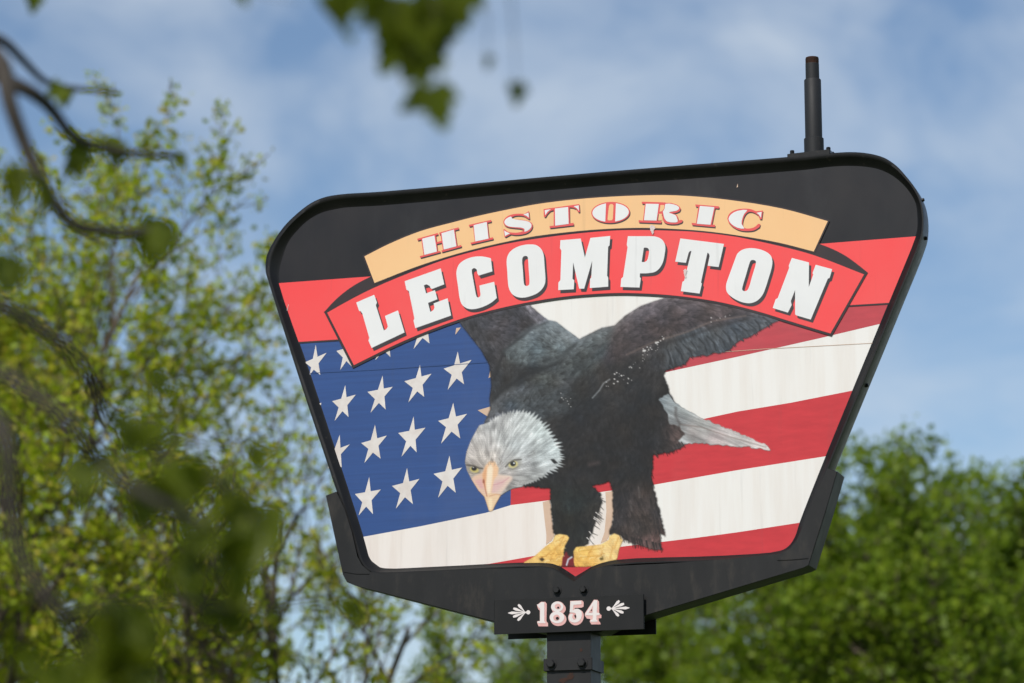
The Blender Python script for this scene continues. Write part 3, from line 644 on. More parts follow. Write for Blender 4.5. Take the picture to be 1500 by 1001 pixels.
letter('letter', Z('R5', [(205,150),(697,212),(637,473),(513,458),(535,350),(528,322),(510,312),(438,645),(447,662),(422,772),(210,745),(228,640),(248,628),(330,292),(312,294),(298,312),(268,425),(147,412)]), sh)
O2 = cat([(820,390),(850,320),(900,280),(980,260),(1080,268),(1170,300),(1225,345),(1243,410),(1235,480),(1200,600),(1165,710),(1130,790),(1075,850),(1000,880),(930,876),(850,850),(770,800),(728,750),(720,680),(740,610),(780,500)], 3, True)
O2h = cat([(985,430),(1000,400),(1030,393),(1056,408),(1055,440),(1015,575),(975,710),(955,738),(925,745),(903,730),(905,700),(945,565)], 3, True)
letter('letter', [Z('R5', O2), Z('R5', O2h)], sh)
letter('letter', Z('R6', [(412,283),(560,322),(558,535),(597,425),(590,415),(618,342),(760,380),(738,455),(722,462),(575,815),(455,780),(440,770),(440,560),(403,655),(410,690),(378,755),(247,715),(272,640),(290,630),(388,370),(385,350)]), sh)

def fancy(reds, whites, golds=(), sh=(1.0, 1.9)):
    """red-edged white letter with a dark drop shade, on the gold band"""
    mb = MB()
    for k, q in enumerate(reds): mb.sheet([(x+sh[0], y+sh[1]) for x, y in q], Zl(6.5+.03*k), 0)
    for k, q in enumerate(reds): mb.sheet(q, Zl(7.0+.03*k), 1)
    for k, q in enumerate(golds): mb.sheet(q, Zl(7.4+.03*k), 3)
    for k, q in enumerate(whites): mb.sheet(q, Zl(7.8+.03*k), 2)
    return mb.build('small_letter', ['shadow', 'lred', 'white', 'gold'], face)
z = lambda k, *ps: [Z(k, p) for p in ps]
fancy(z('R7', [(760,333),(1012,262),(1014,285),(765,355)], [(1028,258),(1265,193),(1268,218),(1032,283)], [(790,545),(1040,480),(1042,500),(798,566)], [(1056,476),(1298,408),(1300,432),(1060,498)], [(808,328),(985,283),(1010,495),(838,542)], [(1042,270),(1217,212),(1248,420),(1075,475)], [(985,378),(1065,356),(1068,380),(990,400)]),
      z('R7', [(820,332),(970,293),(1000,490),(847,530)], [(1055,266),(1207,220),(1238,425),(1084,465)]))
fancy(z('R8', [(55,372),(330,310),(332,335),(62,394)], [(75,590),(352,522),(354,548),(85,610)], [(104,365),(282,325),(305,540),(130,588)]), z('R8', [(115,375),(275,335),(297,540),(135,575)]))
So = cat([(735,238),(700,235),(620,238),(550,255),(500,290),(478,330),(485,365),(520,395),(600,410),(690,420),(725,437),(700,455),(650,466),(580,465),(530,455)], 3)+[(490,422),(478,428),(490,515),(505,522)]+cat([(570,487),(620,496),(700,490),(770,470),(815,435),(835,390),(825,350),(780,325),(700,310),(600,300),(580,285),(610,266),(670,258),(735,268)], 3)+[(785,302),(800,300),(790,203)]
fancy(z('R8', So), z('R8', cat([(575,272),(540,280),(500,310),(490,345),(510,375),(560,395),(650,402),(720,412),(738,430),(733,455),(780,440),(815,405),(820,365),(790,335),(720,318),(620,305),(582,290)], 2, True), [(722,247),(785,222),(790,284),(760,262)], [(488,440),(497,508),(560,475),(520,460)]))
fancy(z('R8', [(968,180),(1405,118),(1412,215),(1395,220),(1365,177),(1320,162),(1285,158),(1288,352),(1335,348),(1338,378),(1045,412),(1040,388),(1092,380),(1092,190),(1050,205),(1015,240),(990,280),(972,270)]),
      z('R8', [(1107,172),(1268,153),(1275,360),(1110,382)], [(982,192),(1058,181),(1015,215),(990,255)], [(1335,144),(1398,133),(1400,202),(1378,172)]))
ol = [q for q in ell(708,236,200,104,80,R(-2)) if q[0] <= 662]; orr = [q for q in ell(708,236,200,104,80,R(-2)) if q[0] >= 756]
orr = sorted(orr, key=lambda q: math.atan2(q[1]-236, q[0]-708)); ol = sorted(ol, key=lambda q: math.atan2(q[1]-236, q[0]-708) % (2*math.pi))
fancy(z('S1', ell(708,236,212,116,60,R(-2))), z('S1', ol, orr), z('S1', [(690,165),(702,146),(728,144),(740,160),(733,305),(722,322),(684,324),(674,312)]))
fancy(z('S1', [(1050,118),(1310,125),(1310,150),(1245,150),(1222,328),(1268,328),(1265,355),(1018,345),(1015,320),(1064,325),(1085,142),(1052,140)],
        [(1240,128)]+cat([(1370,130),(1445,155),(1477,190),(1465,222),(1425,240),(1385,246),(1435,264),(1450,300),(1457,326)], 3)+[(1478,316),(1503,322),(1490,347)]+cat([(1440,364),(1370,366),(1310,352),(1285,322),(1275,262)], 3)+[(1225,255),(1235,200)]),
      z('S1', [(1095,140),(1238,142),(1213,325),(1075,322)], cat([(1310,142),(1400,147),(1455,172),(1460,195),(1430,218),(1360,230),(1352,240),(1420,264),(1438,300),(1444,338),(1400,346),(1330,335),(1300,300),(1288,250),(1283,225),(1302,195)], 2, True)),
      z('S1', [(1256,154),(1298,154),(1296,195),(1270,222),(1246,228)], [(1240,250),(1270,250),(1276,322),(1230,322)]))
fancy(z('S2', [(230,118),(440,135),(438,155),(235,138)], [(198,280),(405,298),(403,318),(203,300)], [(260,125),(408,138),(375,305),(235,294)]), z('S2', [(271,131),(398,142),(365,297),(244,288)]))
fancy(z('S2', cat([(512,240),(530,200),(580,168),(650,155),(720,160),(765,178)], 3)+[(825,172),(815,248),(798,248)]+cat([(785,215),(740,188),(700,185),(670,210),(650,260),(648,300),(665,325),(700,330),(750,318),(785,288)], 3)+[(803,292)]+cat([(795,318),(750,345),(690,353),(620,345),(560,315),(525,280)], 3)),
      z('S2', cat([(524,240),(545,205),(600,175),(688,167),(662,200),(645,240),(638,290),(662,330),(600,322),(550,292),(528,262)], 2, True), [(768,192),(814,183),(808,236),(790,208)]))

# scuffs where the film has flaked
for pts in (Z('S1', [(1135,380),(1160,372),(1195,385),(1200,410),(1185,425),(1175,470),(1165,480),(1152,450),(1140,420)]), Z('R5', [(235,510),(262,490),(285,510),(270,545),(272,580),(255,600),(245,560)])):
    MB().sheet(fur(pts, 1.0, 2, None, 1), Zl(9.2)).build('scuff_mark', 'scuff', face)
MB().sheet([(420,455),(422.5,446),(423,446),(421,455)], Zl(5)).build('scuff_mark', 'scuff', face)
MB().sheet([(1079,275),(1080.6,269),(1081,274)], Zl(2)).build('scuff_mark', 'tan', face)

# ------------------------------------------------------------------ steel cradle, plates, post, pipe
BZ = 0.014
br_in_l = [(492,720.4),(504,746),(514,778),(522.6,815.5),(529.4,828),(541.3,838),(555,840.5),(640,836.5),(720,833.5),(792,831.5),(806,833),(818,839),(830,847),(841,853)]
br_in_r = [(852,845),(864,836),(880,830.5),(980,825.5),(1062,819.5),(1142,811.5),(1157,804.5),(1168,791),(1178,768),(1196,722),(1213,686)]
cradle_poly = br_in_l + br_in_r + [(1226.7,691),(1210,748),(1184.8,828),(1178,831.5),(945,902),(905,914),(880,926),(790,926),(765,921),(722,910.5),(520,858),(508,853),(502,842),(489,782),(477,726)]
cradle = MB().slab(cradle_poly, BZ, -T - BZ).build('cradle_bracket', 'steel', sign)
cradle['label'] = 'weathered black steel cradle holding the framed panel'
def hexbolt(x, y, z0, r, parent, mat='steel'):
    q = P(x, y, z0); mb = MB(); mb.lathe((q[0], q[1]+.003, q[2]), (0, -1, 0), [(0, r*1.35), (.006, r*1.35)], 16); mb.lathe((q[0], q[1]-.0035, q[2]), (0, -1, 0), [(0, r), (.014, r), (.018, r*.8)], 6, 0, .3)
    return mb.build('bolt', mat, parent)
hexbolt(816, 865, BZ, .017, cradle); hexbolt(855, 864, BZ, .017, cradle)
# weld beads where the cradle's plates meet
for pts in ([(504,838),(522,841),(541,841)], [(1139,821),(1160,820),(1184,818)]):
    MB().tube([P(x, y, BZ+.0005) for x, y in pts], [.0025]*3, 6).build('weld_bead', 'steel', cradle, True)
PZ = BZ + .030
plate_poly = [(724.4,879.6),(944,870),(942.4,921.6),(722.6,929.8)]
pf = [P(x, y, PZ) for x, y in plate_poly]
w0 = (pf[0][0]+pf[3][0])/2; w1 = (pf[1][0]+pf[2][0])/2; h1 = (pf[0][2]+pf[1][2])/2; h0 = (pf[2][2]+pf[3][2])/2
rect = [np.array([w0, 0, h1]), np.array([w1, 0, h1]), np.array([w1, 0, h0]), np.array([w0, 0, h0])]
plate = MB().solid(rect, PZ, PZ - .006).build('date_plate', 'plate', sign); plate['label'] = 'small black plate with the year 1854'
for x in (760, 905): 
    q = P(x, 900, BZ); MB().lathe((q[0], -BZ+.004, q[2]), (0, -1, 0), [(0, .012), (PZ-BZ-.006, .012)], 10).build('standoff', 'steel', plate)
MB().solid(rect, -T - PZ + .006, -T - PZ).build('date_plate', 'plate', sign)['label'] = 'matching plate on the far side of the post'
for x in (760, 905):
    q = P(x, 900, BZ); MB().lathe((q[0], T+BZ-.004, q[2]), (0, 1, 0), [(0, .012), (PZ-BZ+.002, .012)], 10).build('standoff', 'steel', cradle)
def pz(k): return PZ + .001*k
def digit(pinks, faces, pholes=(), darks=()):
    mb = MB()
    for k, q in enumerate(pinks): mb.sheet(q, pz(1+.1*k), 0)
    for k, q in enumerate(faces): mb.sheet(q, pz(2+.1*k), 1)
    for k, q in enumerate(pholes): mb.sheet(q, pz(3+.1*k), 0)
    for k, q in enumerate(darks): mb.sheet(q, pz(4+.1*k), 2)
    return mb.build('digit', ['pink', 'dface', 'plate'], plate)
digit(z('S3', [(830,325),(850,318),(905,273),(985,273),(1012,310),(1005,628),(1035,665),(1035,722),(862,722),(835,655),(838,628),(885,622),(885,432),(858,412),(838,360)]),
      z('S3', [(832,324),(870,312),(912,278),(968,280),(966,630),(988,645),(988,662),(842,660),(842,634),(888,628),(890,400),(862,378)]))
digit(z('S3', ell(1212,368,122,104), ell(1232,400,128,104), ell(1203,560,140,118), ell(1226,592,146,124)), z('S3', ell(1203,362,112,94), ell(1200,556,134,108)), z('S3', ell(1212,356,56,50), ell(1190,562,58,54)), z('S3', ell(1220,378,20,18,16), ell(1205,574,30,28,16)))
five = [(168,226),(335,218),(340,272),(215,282),(205,372)]+cat([(240,345),(290,345),(335,378),(346,430),(330,500),(290,545),(225,560),(168,538),(140,490),(146,448),(178,420),(212,436),(222,462),(205,490),(215,510),(245,500),(255,450),(245,412),(215,402)], 3)+[(155,400)]
fp = [(162,218),(350,212),(375,240),(372,310),(345,325),(235,330),(232,360)]+cat([(300,352),(350,380),(376,440),(368,510),(330,570),(265,602),(200,590),(155,550),(132,490),(140,440),(160,410)], 3)
digit(z('S4', fp), z('S4', five), z('S4', ell(228,470,32,40)), z('S4', [(228,440),(250,432),(258,470),(245,492),(232,470)]))
digit(z('S4', [(535,200),(590,203),(615,230),(618,405),(632,425),(655,445),(650,490),(608,492),(612,535),(635,560),(640,588),(495,588),(470,545),(480,505),(425,495),(392,450),(395,412)]),
      z('S4', [(540,206),(590,212),(580,402),(628,412),(622,442),(574,446),(576,515),(595,535),(592,545),(482,548),(484,520),(515,510),(520,446),(402,446),(402,418)]), z('S4', [(520,290),(512,402),(452,404)]), z('S4', [(505,340),(500,378),(480,380)]))
def fleuron(k, ball, r, basep, tips, w):
    mb = MB(); bx, by = basep
    for i, (tx, ty) in enumerate(tips):
        d = np.array([tx-bx, ty-by], float); l = np.hypot(*d); d /= l; nvec = np.array([-d[1], d[0]])
        sg = 1 if i > 2 else (-1 if i < 2 else 0)
        cp_ = np.array([bx, by]); q1 = cp_+d*l*.72+nvec*w*.55; q2 = cp_+d*l*.72-nvec*w*.55; ctr = cp_+d*l*.4
        pts = [cp_+nvec*4, ctr+nvec*w*.26, q1+d*l*.06, np.array([tx, ty])+nvec*w*.34*(1 if i != 2 else .2), np.array([tx, ty])-nvec*w*.34*(1 if i != 2 else .2), q2+d*l*.06, ctr-nvec*w*.26, cp_-nvec*4]
        mb.sheet(Z(k, [tuple(p) for p in pts]), pz(1+.1*i), 0)
    mb.sheet(Z(k, ell(*ball, r, r, 20)), pz(2), 0)
    mb.sheet(Z(k, [(bx-5, by-16), ((bx+ball[0])/2, ball[1]-8), ((bx+ball[0])/2, ball[1]+8), (bx-5, by+16)]), pz(1.8), 0)
    return mb.build('leaf_ornament', 'dface', plate)
fleuron('S3', (672,465), 38, (618,468), [(490,322),(400,392),(302,478),(395,548),(480,615)], 48)
fleuron('S4', (768,340), 34, (815,339), [(935,215),(1008,262),(1096,328),(1000,405),(925,458)], 42)

def boxpost(name, xl, xr, ytop, zb, front, back, parent, mat):
    a = P(xl, ytop, front); b_ = P(xr, ytop, front)
    top = a[2]; r = [np.array([a[0], 0, top]), np.array([b_[0], 0, top]), np.array([b_[0], 0, zb]), np.array([a[0], 0, zb])]
    return MB().solid(r, front, back).build(name, mat, parent)
post = boxpost('post', 801, 865, 915, 0.0, .004, -T - .03, sign, 'post')
cy0 = P(832, 982, .016)[2]
collar = boxpost('collar', 796, 867.5, 965.5, cy0, .018, -T - .044, sign, 'post')
hexbolt(807.5, 972.5, .018, .021, collar, 'post'); hexbolt(852.5, 971, .018, .021, collar, 'post')
q = P(832, 990, 0); MB().solid([np.array([q[0]+.16*a, 0, .0+.02*b]) for a, b in ((-1.4,1),(1.4,1),(1.4,-1),(-1.4,-1))], .09, -T-.12).build('base_plate', 'post', sign)
# a flaking rust patch under the collar
pp = fur(Z('A8', [(690,890),(720,868),(745,868),(770,835),(800,825),(800,860),(775,880),(740,895),(720,912)]), 1.4, 4, None, 1.5)
MB().sheet(pp, .0058).build('rust_patch', 'rust', post)
MB().sheet(Z('A8', [(846,655),(862,648),(866,668),(850,676)]), .0058).build('rust_patch', 'rust', post)
# pipe stub on the top edge
pb = P(1192.6, 227, -T/2); pt = P(1192.6, 84.7, -T/2); k = np.linalg.norm(P(1193.6, 150, -T/2)-P(1192.6, 150, -T/2)); hh = pt[2]-pb[2]
base_z = pb[2] - .01; u = lambda y: P(1192.6, y, -T/2)[2] - base_z
mb = MB(); mb.lathe((pb[0], T/2, base_z), (0, 0, 1), [(0, 14.2*k), (u(204), 14.2*k), (u(203.4), 13.6*k), (u(203), 12.3*k), (u(118), 12.2*k), (u(117), 11.6*k), (u(116.4), 9.9*k), (u(94), 9.8*k)], 28)
pipe = mb.build('pipe_stub', 'pipe', sign, True); pipe['label'] = 'stepped grey pipe stub standing on the top edge'
prof = [(u(94)-.002, 9.0*k)]
for i in range(6): prof += [(u(94-i*1.5), 9.75*k), (u(94-i*1.5-.7), 9.2*k)]
prof += [(u(84.7), 9.3*k), (u(84.7), 7.6*k), (u(90), 7.4*k)]
MB().lathe((pb[0], T/2, base_z), (0, 0, 1), prof, 24).build('threaded_end', 'rust', pipe)
fl_ = P(1192.6, 226, 0); hw = 27*k
slope = (P(1217.5,224.5,0)[2]-P(1150,230.5,0)[2])/(P(1217.5,224.5,0)[0]-P(1150,230.5,0)[0])
zc = lambda x: P(1180, 228, 0)[2] + slope*(x - P(1180, 228, 0)[0])
xa = pb[0]-1.3*hw; xb = pb[0]+hw
MB().solid([np.array([xa, 0, zc(xa)+.016]), np.array([xb, 0, zc(xb)+.022]), np.array([xb, 0, zc(xb)-.008]), np.array([xa, 0, zc(xa)-.008])], -.002, -T+.002).build('flange', 'rim', pipe)
for x in (xa+.02, xb-.012):
    for y in (.025, T-.025): MB().lathe((x, y, zc(x)+.012), (0, 0, 1), [(0, .012), (.022, .012), (.026, .009)], 6).build('bolt', 'rim', pipe)

# ------------------------------------------------------------------ trees
def unit(v): return v/np.linalg.norm(v)
def grow(rng, base, d, length, rad, level, maxl, prm, tubes, tips):
    n = 6 if level < 2 else 4
    pts = [np.array(base, float)]; d = unit(np.array(d, float))
    for i in range(n):
        d = unit(d + rng.normal(0, prm['wob'], 3) + np.array([0, 0, prm['up']*(.6 if level else .2)]))
        pts.append(pts[-1] + d*length/n)
    rads = [max(prm['rmin'], rad*(1 - .62*i/n)) for i in range(n+1)]
    tubes.append((pts, rads, 8 if level == 0 else (6 if level == 1 else 4)))
    if level >= maxl - 1:
        for i in range(1, n+1): tips.append((pts[i], d, level))
    if level == maxl: return
    k = prm['kids'][level]
    for j in range(k):
        t = prm['first'][level] + (1 - prm['first'][level])*(j + rng.random()*.8)/k; t = min(t, .99)
        i = int(t*n); f = t*n - i; p = pts[i]*(1-f) + pts[min(i+1, n)]*f
        az = j*2.4 + rng.random()*1.2; el = prm['ang'][level]*(.75+.5*rng.random())
        dd = unit(pts[min(i+1, n)] - pts[i]); o1 = unit(np.cross(dd, [.31, .53, .79])); o2 = np.cross(dd, o1)
        nd = dd*math.cos(el) + (o1*math.cos(az) + o2*math.sin(az))*math.sin(el)
        grow(rng, p, nd, length*prm['len'][level]*(.7+.5*rng.random())*(1.15 - .45*t), rads[i]*.62, level+1, maxl, prm, tubes, tips)
def leaves(rng, cen, size, name, mat, parent, up=.3):
    n = len(cen); a = rng.normal(0, 1, (n, 3)); a[:, 2] -= .25; a /= np.linalg.norm(a, axis=1)[:, None]
    b = rng.normal(0, 1, (n, 3)); b[:, 2] += up; b = np.cross(a, b); b /= np.linalg.norm(b, axis=1)[:, None]; c = np.cross(a, b)
    s = size*(.55+.8*rng.random((n, 1)))
    v = np.stack([cen, cen+a*s*.5+b*s*.42+c*s*.1, cen+a*s*1.05, cen+a*s*.5-b*s*.42+c*s*.1], 1).reshape(-1, 3)
    i0 = np.arange(n)*4; tri = np.stack([i0, i0+1, i0+2, i0, i0+2, i0+3], 1).reshape(-1)
    me = bpy.data.meshes.new(name); me.vertices.add(len(v)); me.vertices.foreach_set('co', v.ravel())
    me.loops.add(len(tri)); me.loops.foreach_set('vertex_index', tri.astype(np.int32))
    me.polygons.add(len(tri)//3); me.polygons.foreach_set('loop_start', np.arange(0, len(tri), 3, dtype=np.int32))
    me.update(calc_edges=True)
    return link(name, me, parent, [mat])
def tree(name, x, d, h, seed, prm, leafmat, bark, label, group, spread, nleaf, size, trunk_frac=.25, lean=(0, 0)):
    """x: picture column of the trunk, d: distance in metres, h: height in metres"""
    rng = np.random.default_rng(seed)
    b = at(x, HZ, d/ (cp)) ; basep = np.array([b[0], b[1], 0.0])
    root = empty(name, tuple(basep)); tag(root, label, 'tree', group)
    tubes = []; tips = []
    grow(rng, (0, 0, -.1), (lean[0], lean[1], 1), h*prm['trunk'], prm['rad'], 0, prm['levels'], prm, tubes, tips)
    top = max(t[0][2] for t in tips); k = h/top
    trunk = MB(); br = MB()
    for i, (pts, rads, n) in enumerate(tubes):
        (trunk if i == 0 else br).tube([p*np.array([spread*k, spread*k, k]) if i else p*np.array([k*spread, k*spread, k]) for p in pts], rads, n)
    trunk.build('trunk', bark, root, True); br.build('branches', bark, root, True)
    tp = np.array([t[0] for t in tips])*np.array([spread*k, spread*k, k])
    idx = rng.integers(0, len(tp), nleaf); sc = prm['scatter']
    # clumped: leaves gather on some twigs more than on others
    wt = rng.random(len(tp))**prm['clump']; idx = rng.choice(len(tp), nleaf, p=wt/wt.sum())
    cen = tp[idx] + rng.normal(0, sc, (nleaf, 3))
    hf = np.clip((cen[:, 2]/h - .45)/.5, 0, 1); cen = cen[rng.random(len(cen)) > prm.get('wisp', 0)*hf]      # fewer leaves open yet on the top twigs
    crown = leaves(rng, cen, size, 'crown', leafmat, root); crown['kind'] = 'stuff'
    return root, len(tips)
spring = dict(trunk=.5, rad=.16, rmin=.007, levels=4, kids=[9, 7, 6, 4], first=[.30, .25, .2, .2], ang=[.55, .6, .65, .7], len=[.95, .55, .5, .5], wob=.09, up=.10, scatter=.06, clump=2.0, wisp=.3)
dense = dict(trunk=.6, rad=.15, rmin=.007, levels=4, kids=[11, 8, 6, 3], first=[.22, .2, .2, .2], ang=[.75, .7, .7, .7], len=[.62, .5, .5, .5], wob=.10, up=.07, scatter=.13, clump=1.6)
g1 = 'sparse spring trees behind the sign'; g2 = 'dense green trees behind the sign'
tree('spring_tree', -90, 36, 12.2, 3, spring, 'leaf_spring', 'bark_far', 'tall sparse tree in yellow-green bud reaching above the sign', g1, 1.0, 50000, .078)
tree('spring_tree', 500, 33, 9.2, 8, spring, 'leaf_spring', 'bark_far', 'lower thinly leafed budding tree directly behind the star end of the sign', g1, .95, 17000, .075, lean=(-.12, 0))
tree('spring_tree', 10, 41, 10.5, 21, spring, 'leaf_spring', 'bark_far', 'fuller budding tree behind the tall sparse tree', g1, 1.15, 52000, .085)
tree('leafy_tree', 1450, 46, 10.4, 5, dense, 'leaf_summer', 'bark_far', 'largest dense green tree with the highest rounded top', g2, 1.1, 48000, .12)
tree('leafy_tree', 1275, 50, 10.7, 6, dense, 'leaf_summer', 'bark_far', 'dense green tree beside the striped end of the sign', g2, 1.05, 42000, .12)
tree('leafy_tree', 1365, 54, 10.9, 31, dense, 'leaf_summer', 'bark_far', 'green tree filling the gap between the two dense green trees', g2, 1.1, 36000, .125)
tree('leafy_tree', 1405, 44, 9.7, 17, dense, 'leaf_summer', 'bark_far', 'green tree standing in front of the largest dense green tree', g2, 1.1, 34000, .11)
tree('leafy_tree', 1110, 48, 9.0, 9, dense, 'leaf_summer', 'bark_far', 'lower green tree under the sign with sky showing through', g2, 1.2, 26000, .115)
tree('leafy_tree', 950, 52, 9.2, 14, dense, 'leaf_summer', 'bark_far', 'thin green tree seen beside the post below the plate', g2, 1.1, 20000, .115)

# ------------------------------------------------------------------ the near tree whose branches hang into the view
KD = 1.3
def dm(d): return float(np.interp(d, [3, 3.9, 5.2, 7.3, 9], [4, 5.1, 5.7, 7.3, 9]))
def at_n(x, y, d): return at(x, y, dm(d))
def scl(p): return tuple(EYE + (np.array(p, float) - EYE)*KD)
TB = np.array([-2.35*KD, 5.6*KD, 0.0])
near = empty('maple_tree', tuple(TB)); tag(near, 'near maple with out-of-focus branches and dark lobed leaves', 'tree')
def nb(name, pts, r0, r1, n=8, sm=4):
    pts = cat([tuple(np.array(p) - TB) for p in pts], sm); m = len(pts)
    return MB().tube(pts, [1.2*(r0 + (r1-r0)*i/(m-1)) for i in range(m)], n).build(name, 'bark_near', near, True)
nb('trunk', [(TB[0],TB[1],-.1)] + [scl(p) for p in [(-2.33,5.6,1.2),(-2.38,5.62,2.6),(-2.30,5.58,4.0),(-2.36,5.6,5.6),(-2.3,5.6,7.2)]], .17, .07, 14)
K1 = scl((-2.33,5.6,2.7)); K2 = scl((-2.37,5.61,1.9)); K3 = scl((-2.33,5.6,3.2))
r1 = at_n(-70, 40, 7.3); r2 = at_n(-110, 400, 4.4); r3 = at_n(-60, 560, 4.1)
nb('limb', [K1, scl((-1.95,6.2,3.3)), tuple(r1)], .05, .018)
nb('limb', [K2, scl((-1.7,5.0,2.1)), tuple(r2)], .04, .016)
nb('limb', [K2, scl((-1.6,4.7,2.0)), tuple(r3)], .035, .014)
BR = [('A', [(-70,40,7.3),(0,58,7.4),(35,90,7.5),(70,122,7.6),(120,131,7.7),(172,136,7.8)], .012, .004),
      ('B', [(-70,40,7.3),(0,112,7.2),(45,135,7.2),(75,160,7.3),(105,198,7.3),(150,217,7.4),(205,226,7.5),(262,228,7.6)], .018, .006),
      ('C', [(-70,40,7.3),(3,95,6.9),(14,150,6.8),(40,220,6.8),(68,278,6.8),(105,328,6.8),(150,338,6.9),(190,342,7.0),(238,336,7.1)], .019, .008),
      ('D', [(-110,400,4.4),(-20,440,4.4),(40,470,4.5),(90,505,4.6),(130,550,4.7),(150,600,4.8),(200,650,5.0)], .013, .007),
      ('E', [(-60,560,4.1),(0,548,4.1),(50,580,4.1),(105,625,4.1),(160,690,4.2),(230,735,4.2),(300,765,4.3)], .013, .006),
      ('F', [(-60,560,4.1),(8,640,3.9),(14,740,3.9),(40,835,3.9),(85,895,3.9),(125,945,4.0),(150,1010,4.0)], .012, .009),
      ('G', [(105,328,6.8),(80,300,6.7),(50,262,6.6),(15,250,6.6)], .006, .004), ('H', [(200,650,5.0),(280,690,5.0),(340,720,5.0),(380,770,5.0)], .006, .003),
      ('I', [(150,600,4.8),(250,640,5.4),(330,655,5.6),(385,655,5.8)], .005, .003), ('J', [(85,895,3.9),(150,890,4.2),(250,880,4.5),(345,893,4.8),(440,885,5.2),(512,880,5.4)], .005, .003)]
for _, pts, a, b_ in BR: nb('branch', [tuple(at_n(*p)) for p in pts], a, b_)
top0 = at_n(250, -170, 5.7); top1 = at_n(430, -75, 5.3); top2 = at_n(640, -60, 5.1)
nb('limb', [K3, scl((-1.7,5.7,3.75)), tuple(top0), tuple(top1), tuple(top2), tuple(at_n(760,-70,5.0))], .032, .006)
for pts in ([(430,-75,5.3),(455,-20,5.25),(470,5,5.2)], [(560,-66,5.2),(575,-10,5.1),(590,40,5.1)], [(600,-62,5.1),(640,20,5.05),(632,90,5.05),(634,130,5.05)], [(690,-64,5.05),(712,20,5.2),(714,85,5.25)], [(740,-66,5.0),(752,40,5.2),(756,125,5.3)], [(300,-140,5.6),(340,-40,5.5),(372,-12,5.5),(440,2,5.4)], [(-70,40,7.3),(0,-20,7.2),(45,-10,7.2)]):
    nb('twig', [tuple(at_n(*p)) for p in pts], .0016, .0006, 5)
# a lobed leaf, slightly cupped; stalk at the origin, tip along +x
def leaf_mesh(seed, name):
    r = random.Random(seed); half = [(0, 0), (-.06, .20), (-.16, .30), (.02, .33), (.02, .48), (.16, .42), (.24, .60), (.33, .44), (.46, .50), (.44, .33), (.56, .30), (.62, .36), (.68, .22), (.82, .17), (.86, .20), (1.0, 0)]
    up_ = [(x+r.uniform(-.02, .02), y*r.uniform(.9, 1.1)) for x, y in half]; dn = [(x+r.uniform(-.02, .02), -y*r.uniform(.9, 1.1)) for x, y in half[1:-1]][::-1]
    pts = up_+dn; fold = r.uniform(.1, .35); v = [(x, y, fold*abs(y)-.25*x*x*r.uniform(.6, 1.3)) for x, y in pts]
    mids = [(t, 0, -.2*t*t) for t in (.25, .5, .75)]
    tris = tessellate_polygon([[Vector((x, y, 0)) for x, y in pts]])
    v += [(-.55, .006, .05), (-.55, -.006, .05), (0, -.012, 0), (0, .012, 0)]; m = len(pts)
    me = bpy.data.meshes.new(name); me.from_pydata(v, [], [tuple(t) for t in tris]+[(m, m+1, m+2, m+3)]); me.materials.append(M['leaf_near']); me.update()
    return me
LM = [leaf_mesh(i, 'leaf') for i in range(5)]
rng = random.Random(11)
def put_leaf(x, y, d, size, rot=None):
    p = at_n(x, y, d) - TB; size = size*dm(d)/d; o = bpy.data.objects.new('leaf', rng.choice(LM)); C.objects.link(o); o.parent = near
    o.location = tuple(p); o.scale = (size,)*3
    o.rotation_euler = rot if rot else (rng.uniform(-.7, .7), rng.uniform(.3, 1.5), rng.uniform(0, 6.28))
    return o
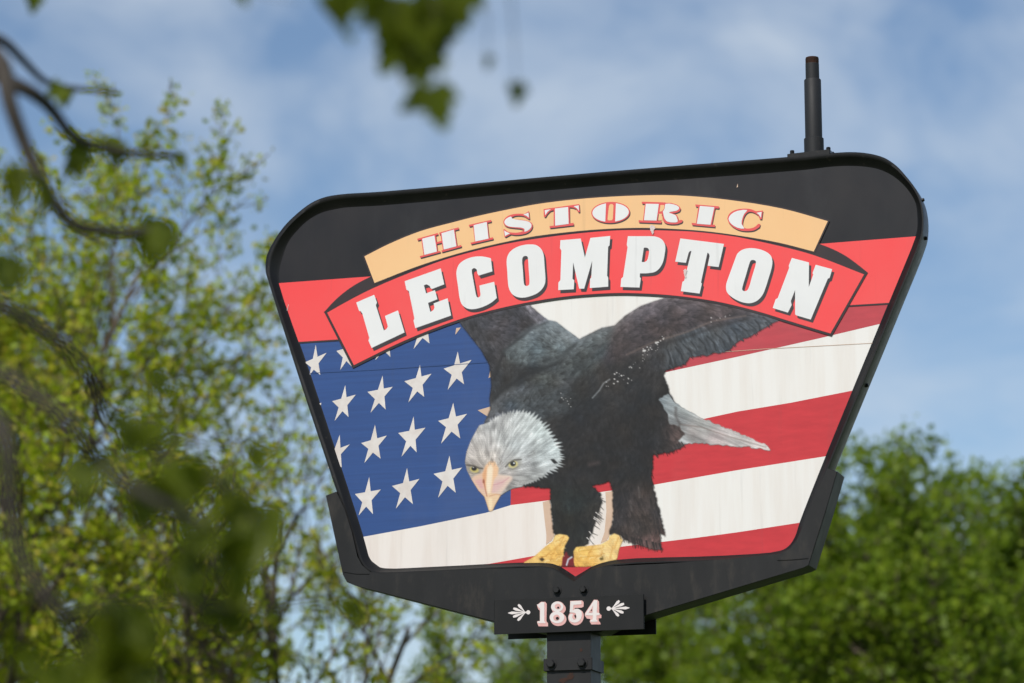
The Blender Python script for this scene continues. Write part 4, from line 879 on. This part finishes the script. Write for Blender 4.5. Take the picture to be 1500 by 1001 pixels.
# facing leaves: local x (tip) hangs down, blade towards the viewer
def face_leaf(x, y, d, size, roll, tilt=0.0):
    from mathutils import Matrix
    tip = Vector((math.sin(roll), 0, -math.cos(roll))); nrm = Vector((math.sin(tilt)*math.cos(roll), -math.cos(tilt), math.sin(tilt)*math.sin(roll)))
    w = nrm.cross(tip).normalized(); nrm = tip.cross(w).normalized()
    mt = Matrix((tip, w, nrm)).transposed(); return put_leaf(x, y, d, size, tuple(mt.to_euler()))
for a in [(470,8,5.2,.085,.9,1.15),(590,42,5.1,.085,-.4,.2),(582,10,5.1,.08,.3,.5),(620,40,5.05,.08,.5,.4),(560,0,5.1,.06,-.6,.6),(648,0,5.1,.075,.2,.3),(605,60,5.1,.075,-.1,.5),(632,128,5.05,.078,.35,.25),(618,135,5.05,.05,-.7,.7),(714,82,5.25,.026,.1,.8),(756,122,5.3,.042,.1,.5),(690,-12,5.05,.04,.6,.6),(655,30,5.05,.06,-.3,.9),(480,-8,5.2,.05,.4,.4),(540,-14,5.2,.06,.2,.3),(630,-10,5.1,.07,0,.4),(350,-12,5.5,.03,.6,.3),(50,-10,7.2,.05,0,.4),(600,20,5.1,.085,.8,.3),(575,-5,5.15,.08,-.2,.4),(640,15,5.1,.07,-.5,.5),(612,85,5.1,.06,.2,.4),(660,-15,5.1,.07,.5,.2),(520,-20,5.2,.07,-.3,.3)]: face_leaf(*a)
def clump(x, y, d, n, spread, size):
    for _ in range(n): put_leaf(x+rng.gauss(0, spread), y+rng.gauss(0, spread*.7), d+rng.gauss(0, .08), (1.4 if d > 6 else 1.02)*size*rng.uniform(.7, 1.15))
for a in [(95,126,7.65,5,9,.045),(168,210,7.45,5,10,.045),(105,231,7.3,5,9,.045),(262,226,7.6,3,6,.032),(238,336,7.1,5,10,.05),(10,250,6.6,5,10,.05),(40,272,6.7,5,12,.05),(8,375,6.4,4,9,.05),(12,92,7.3,2,5,.03),
          (330,735,5.0,13,30,.07),(310,785,4.4,9,24,.07),(372,790,5.0,8,22,.065),(180,620,4.7,5,14,.055),(205,705,4.4,7,22,.065),(382,655,5.8,4,9,.05),(225,640,5.1,4,16,.05),(345,893,4.8,5,13,.055),(512,880,5.4,4,9,.045),(170,905,4.1,8,24,.065),(180,965,4.0,9,26,.075),(270,690,4.6,7,26,.06),(120,690,4.3,4,22,.05),(300,840,4.8,6,22,.06),(90,965,4.0,4,24,.06),(420,880,5.1,2,12,.04),(240,560,5.0,3,12,.045)]: clump(*a)
print('objects', len(bpy.data.objects))
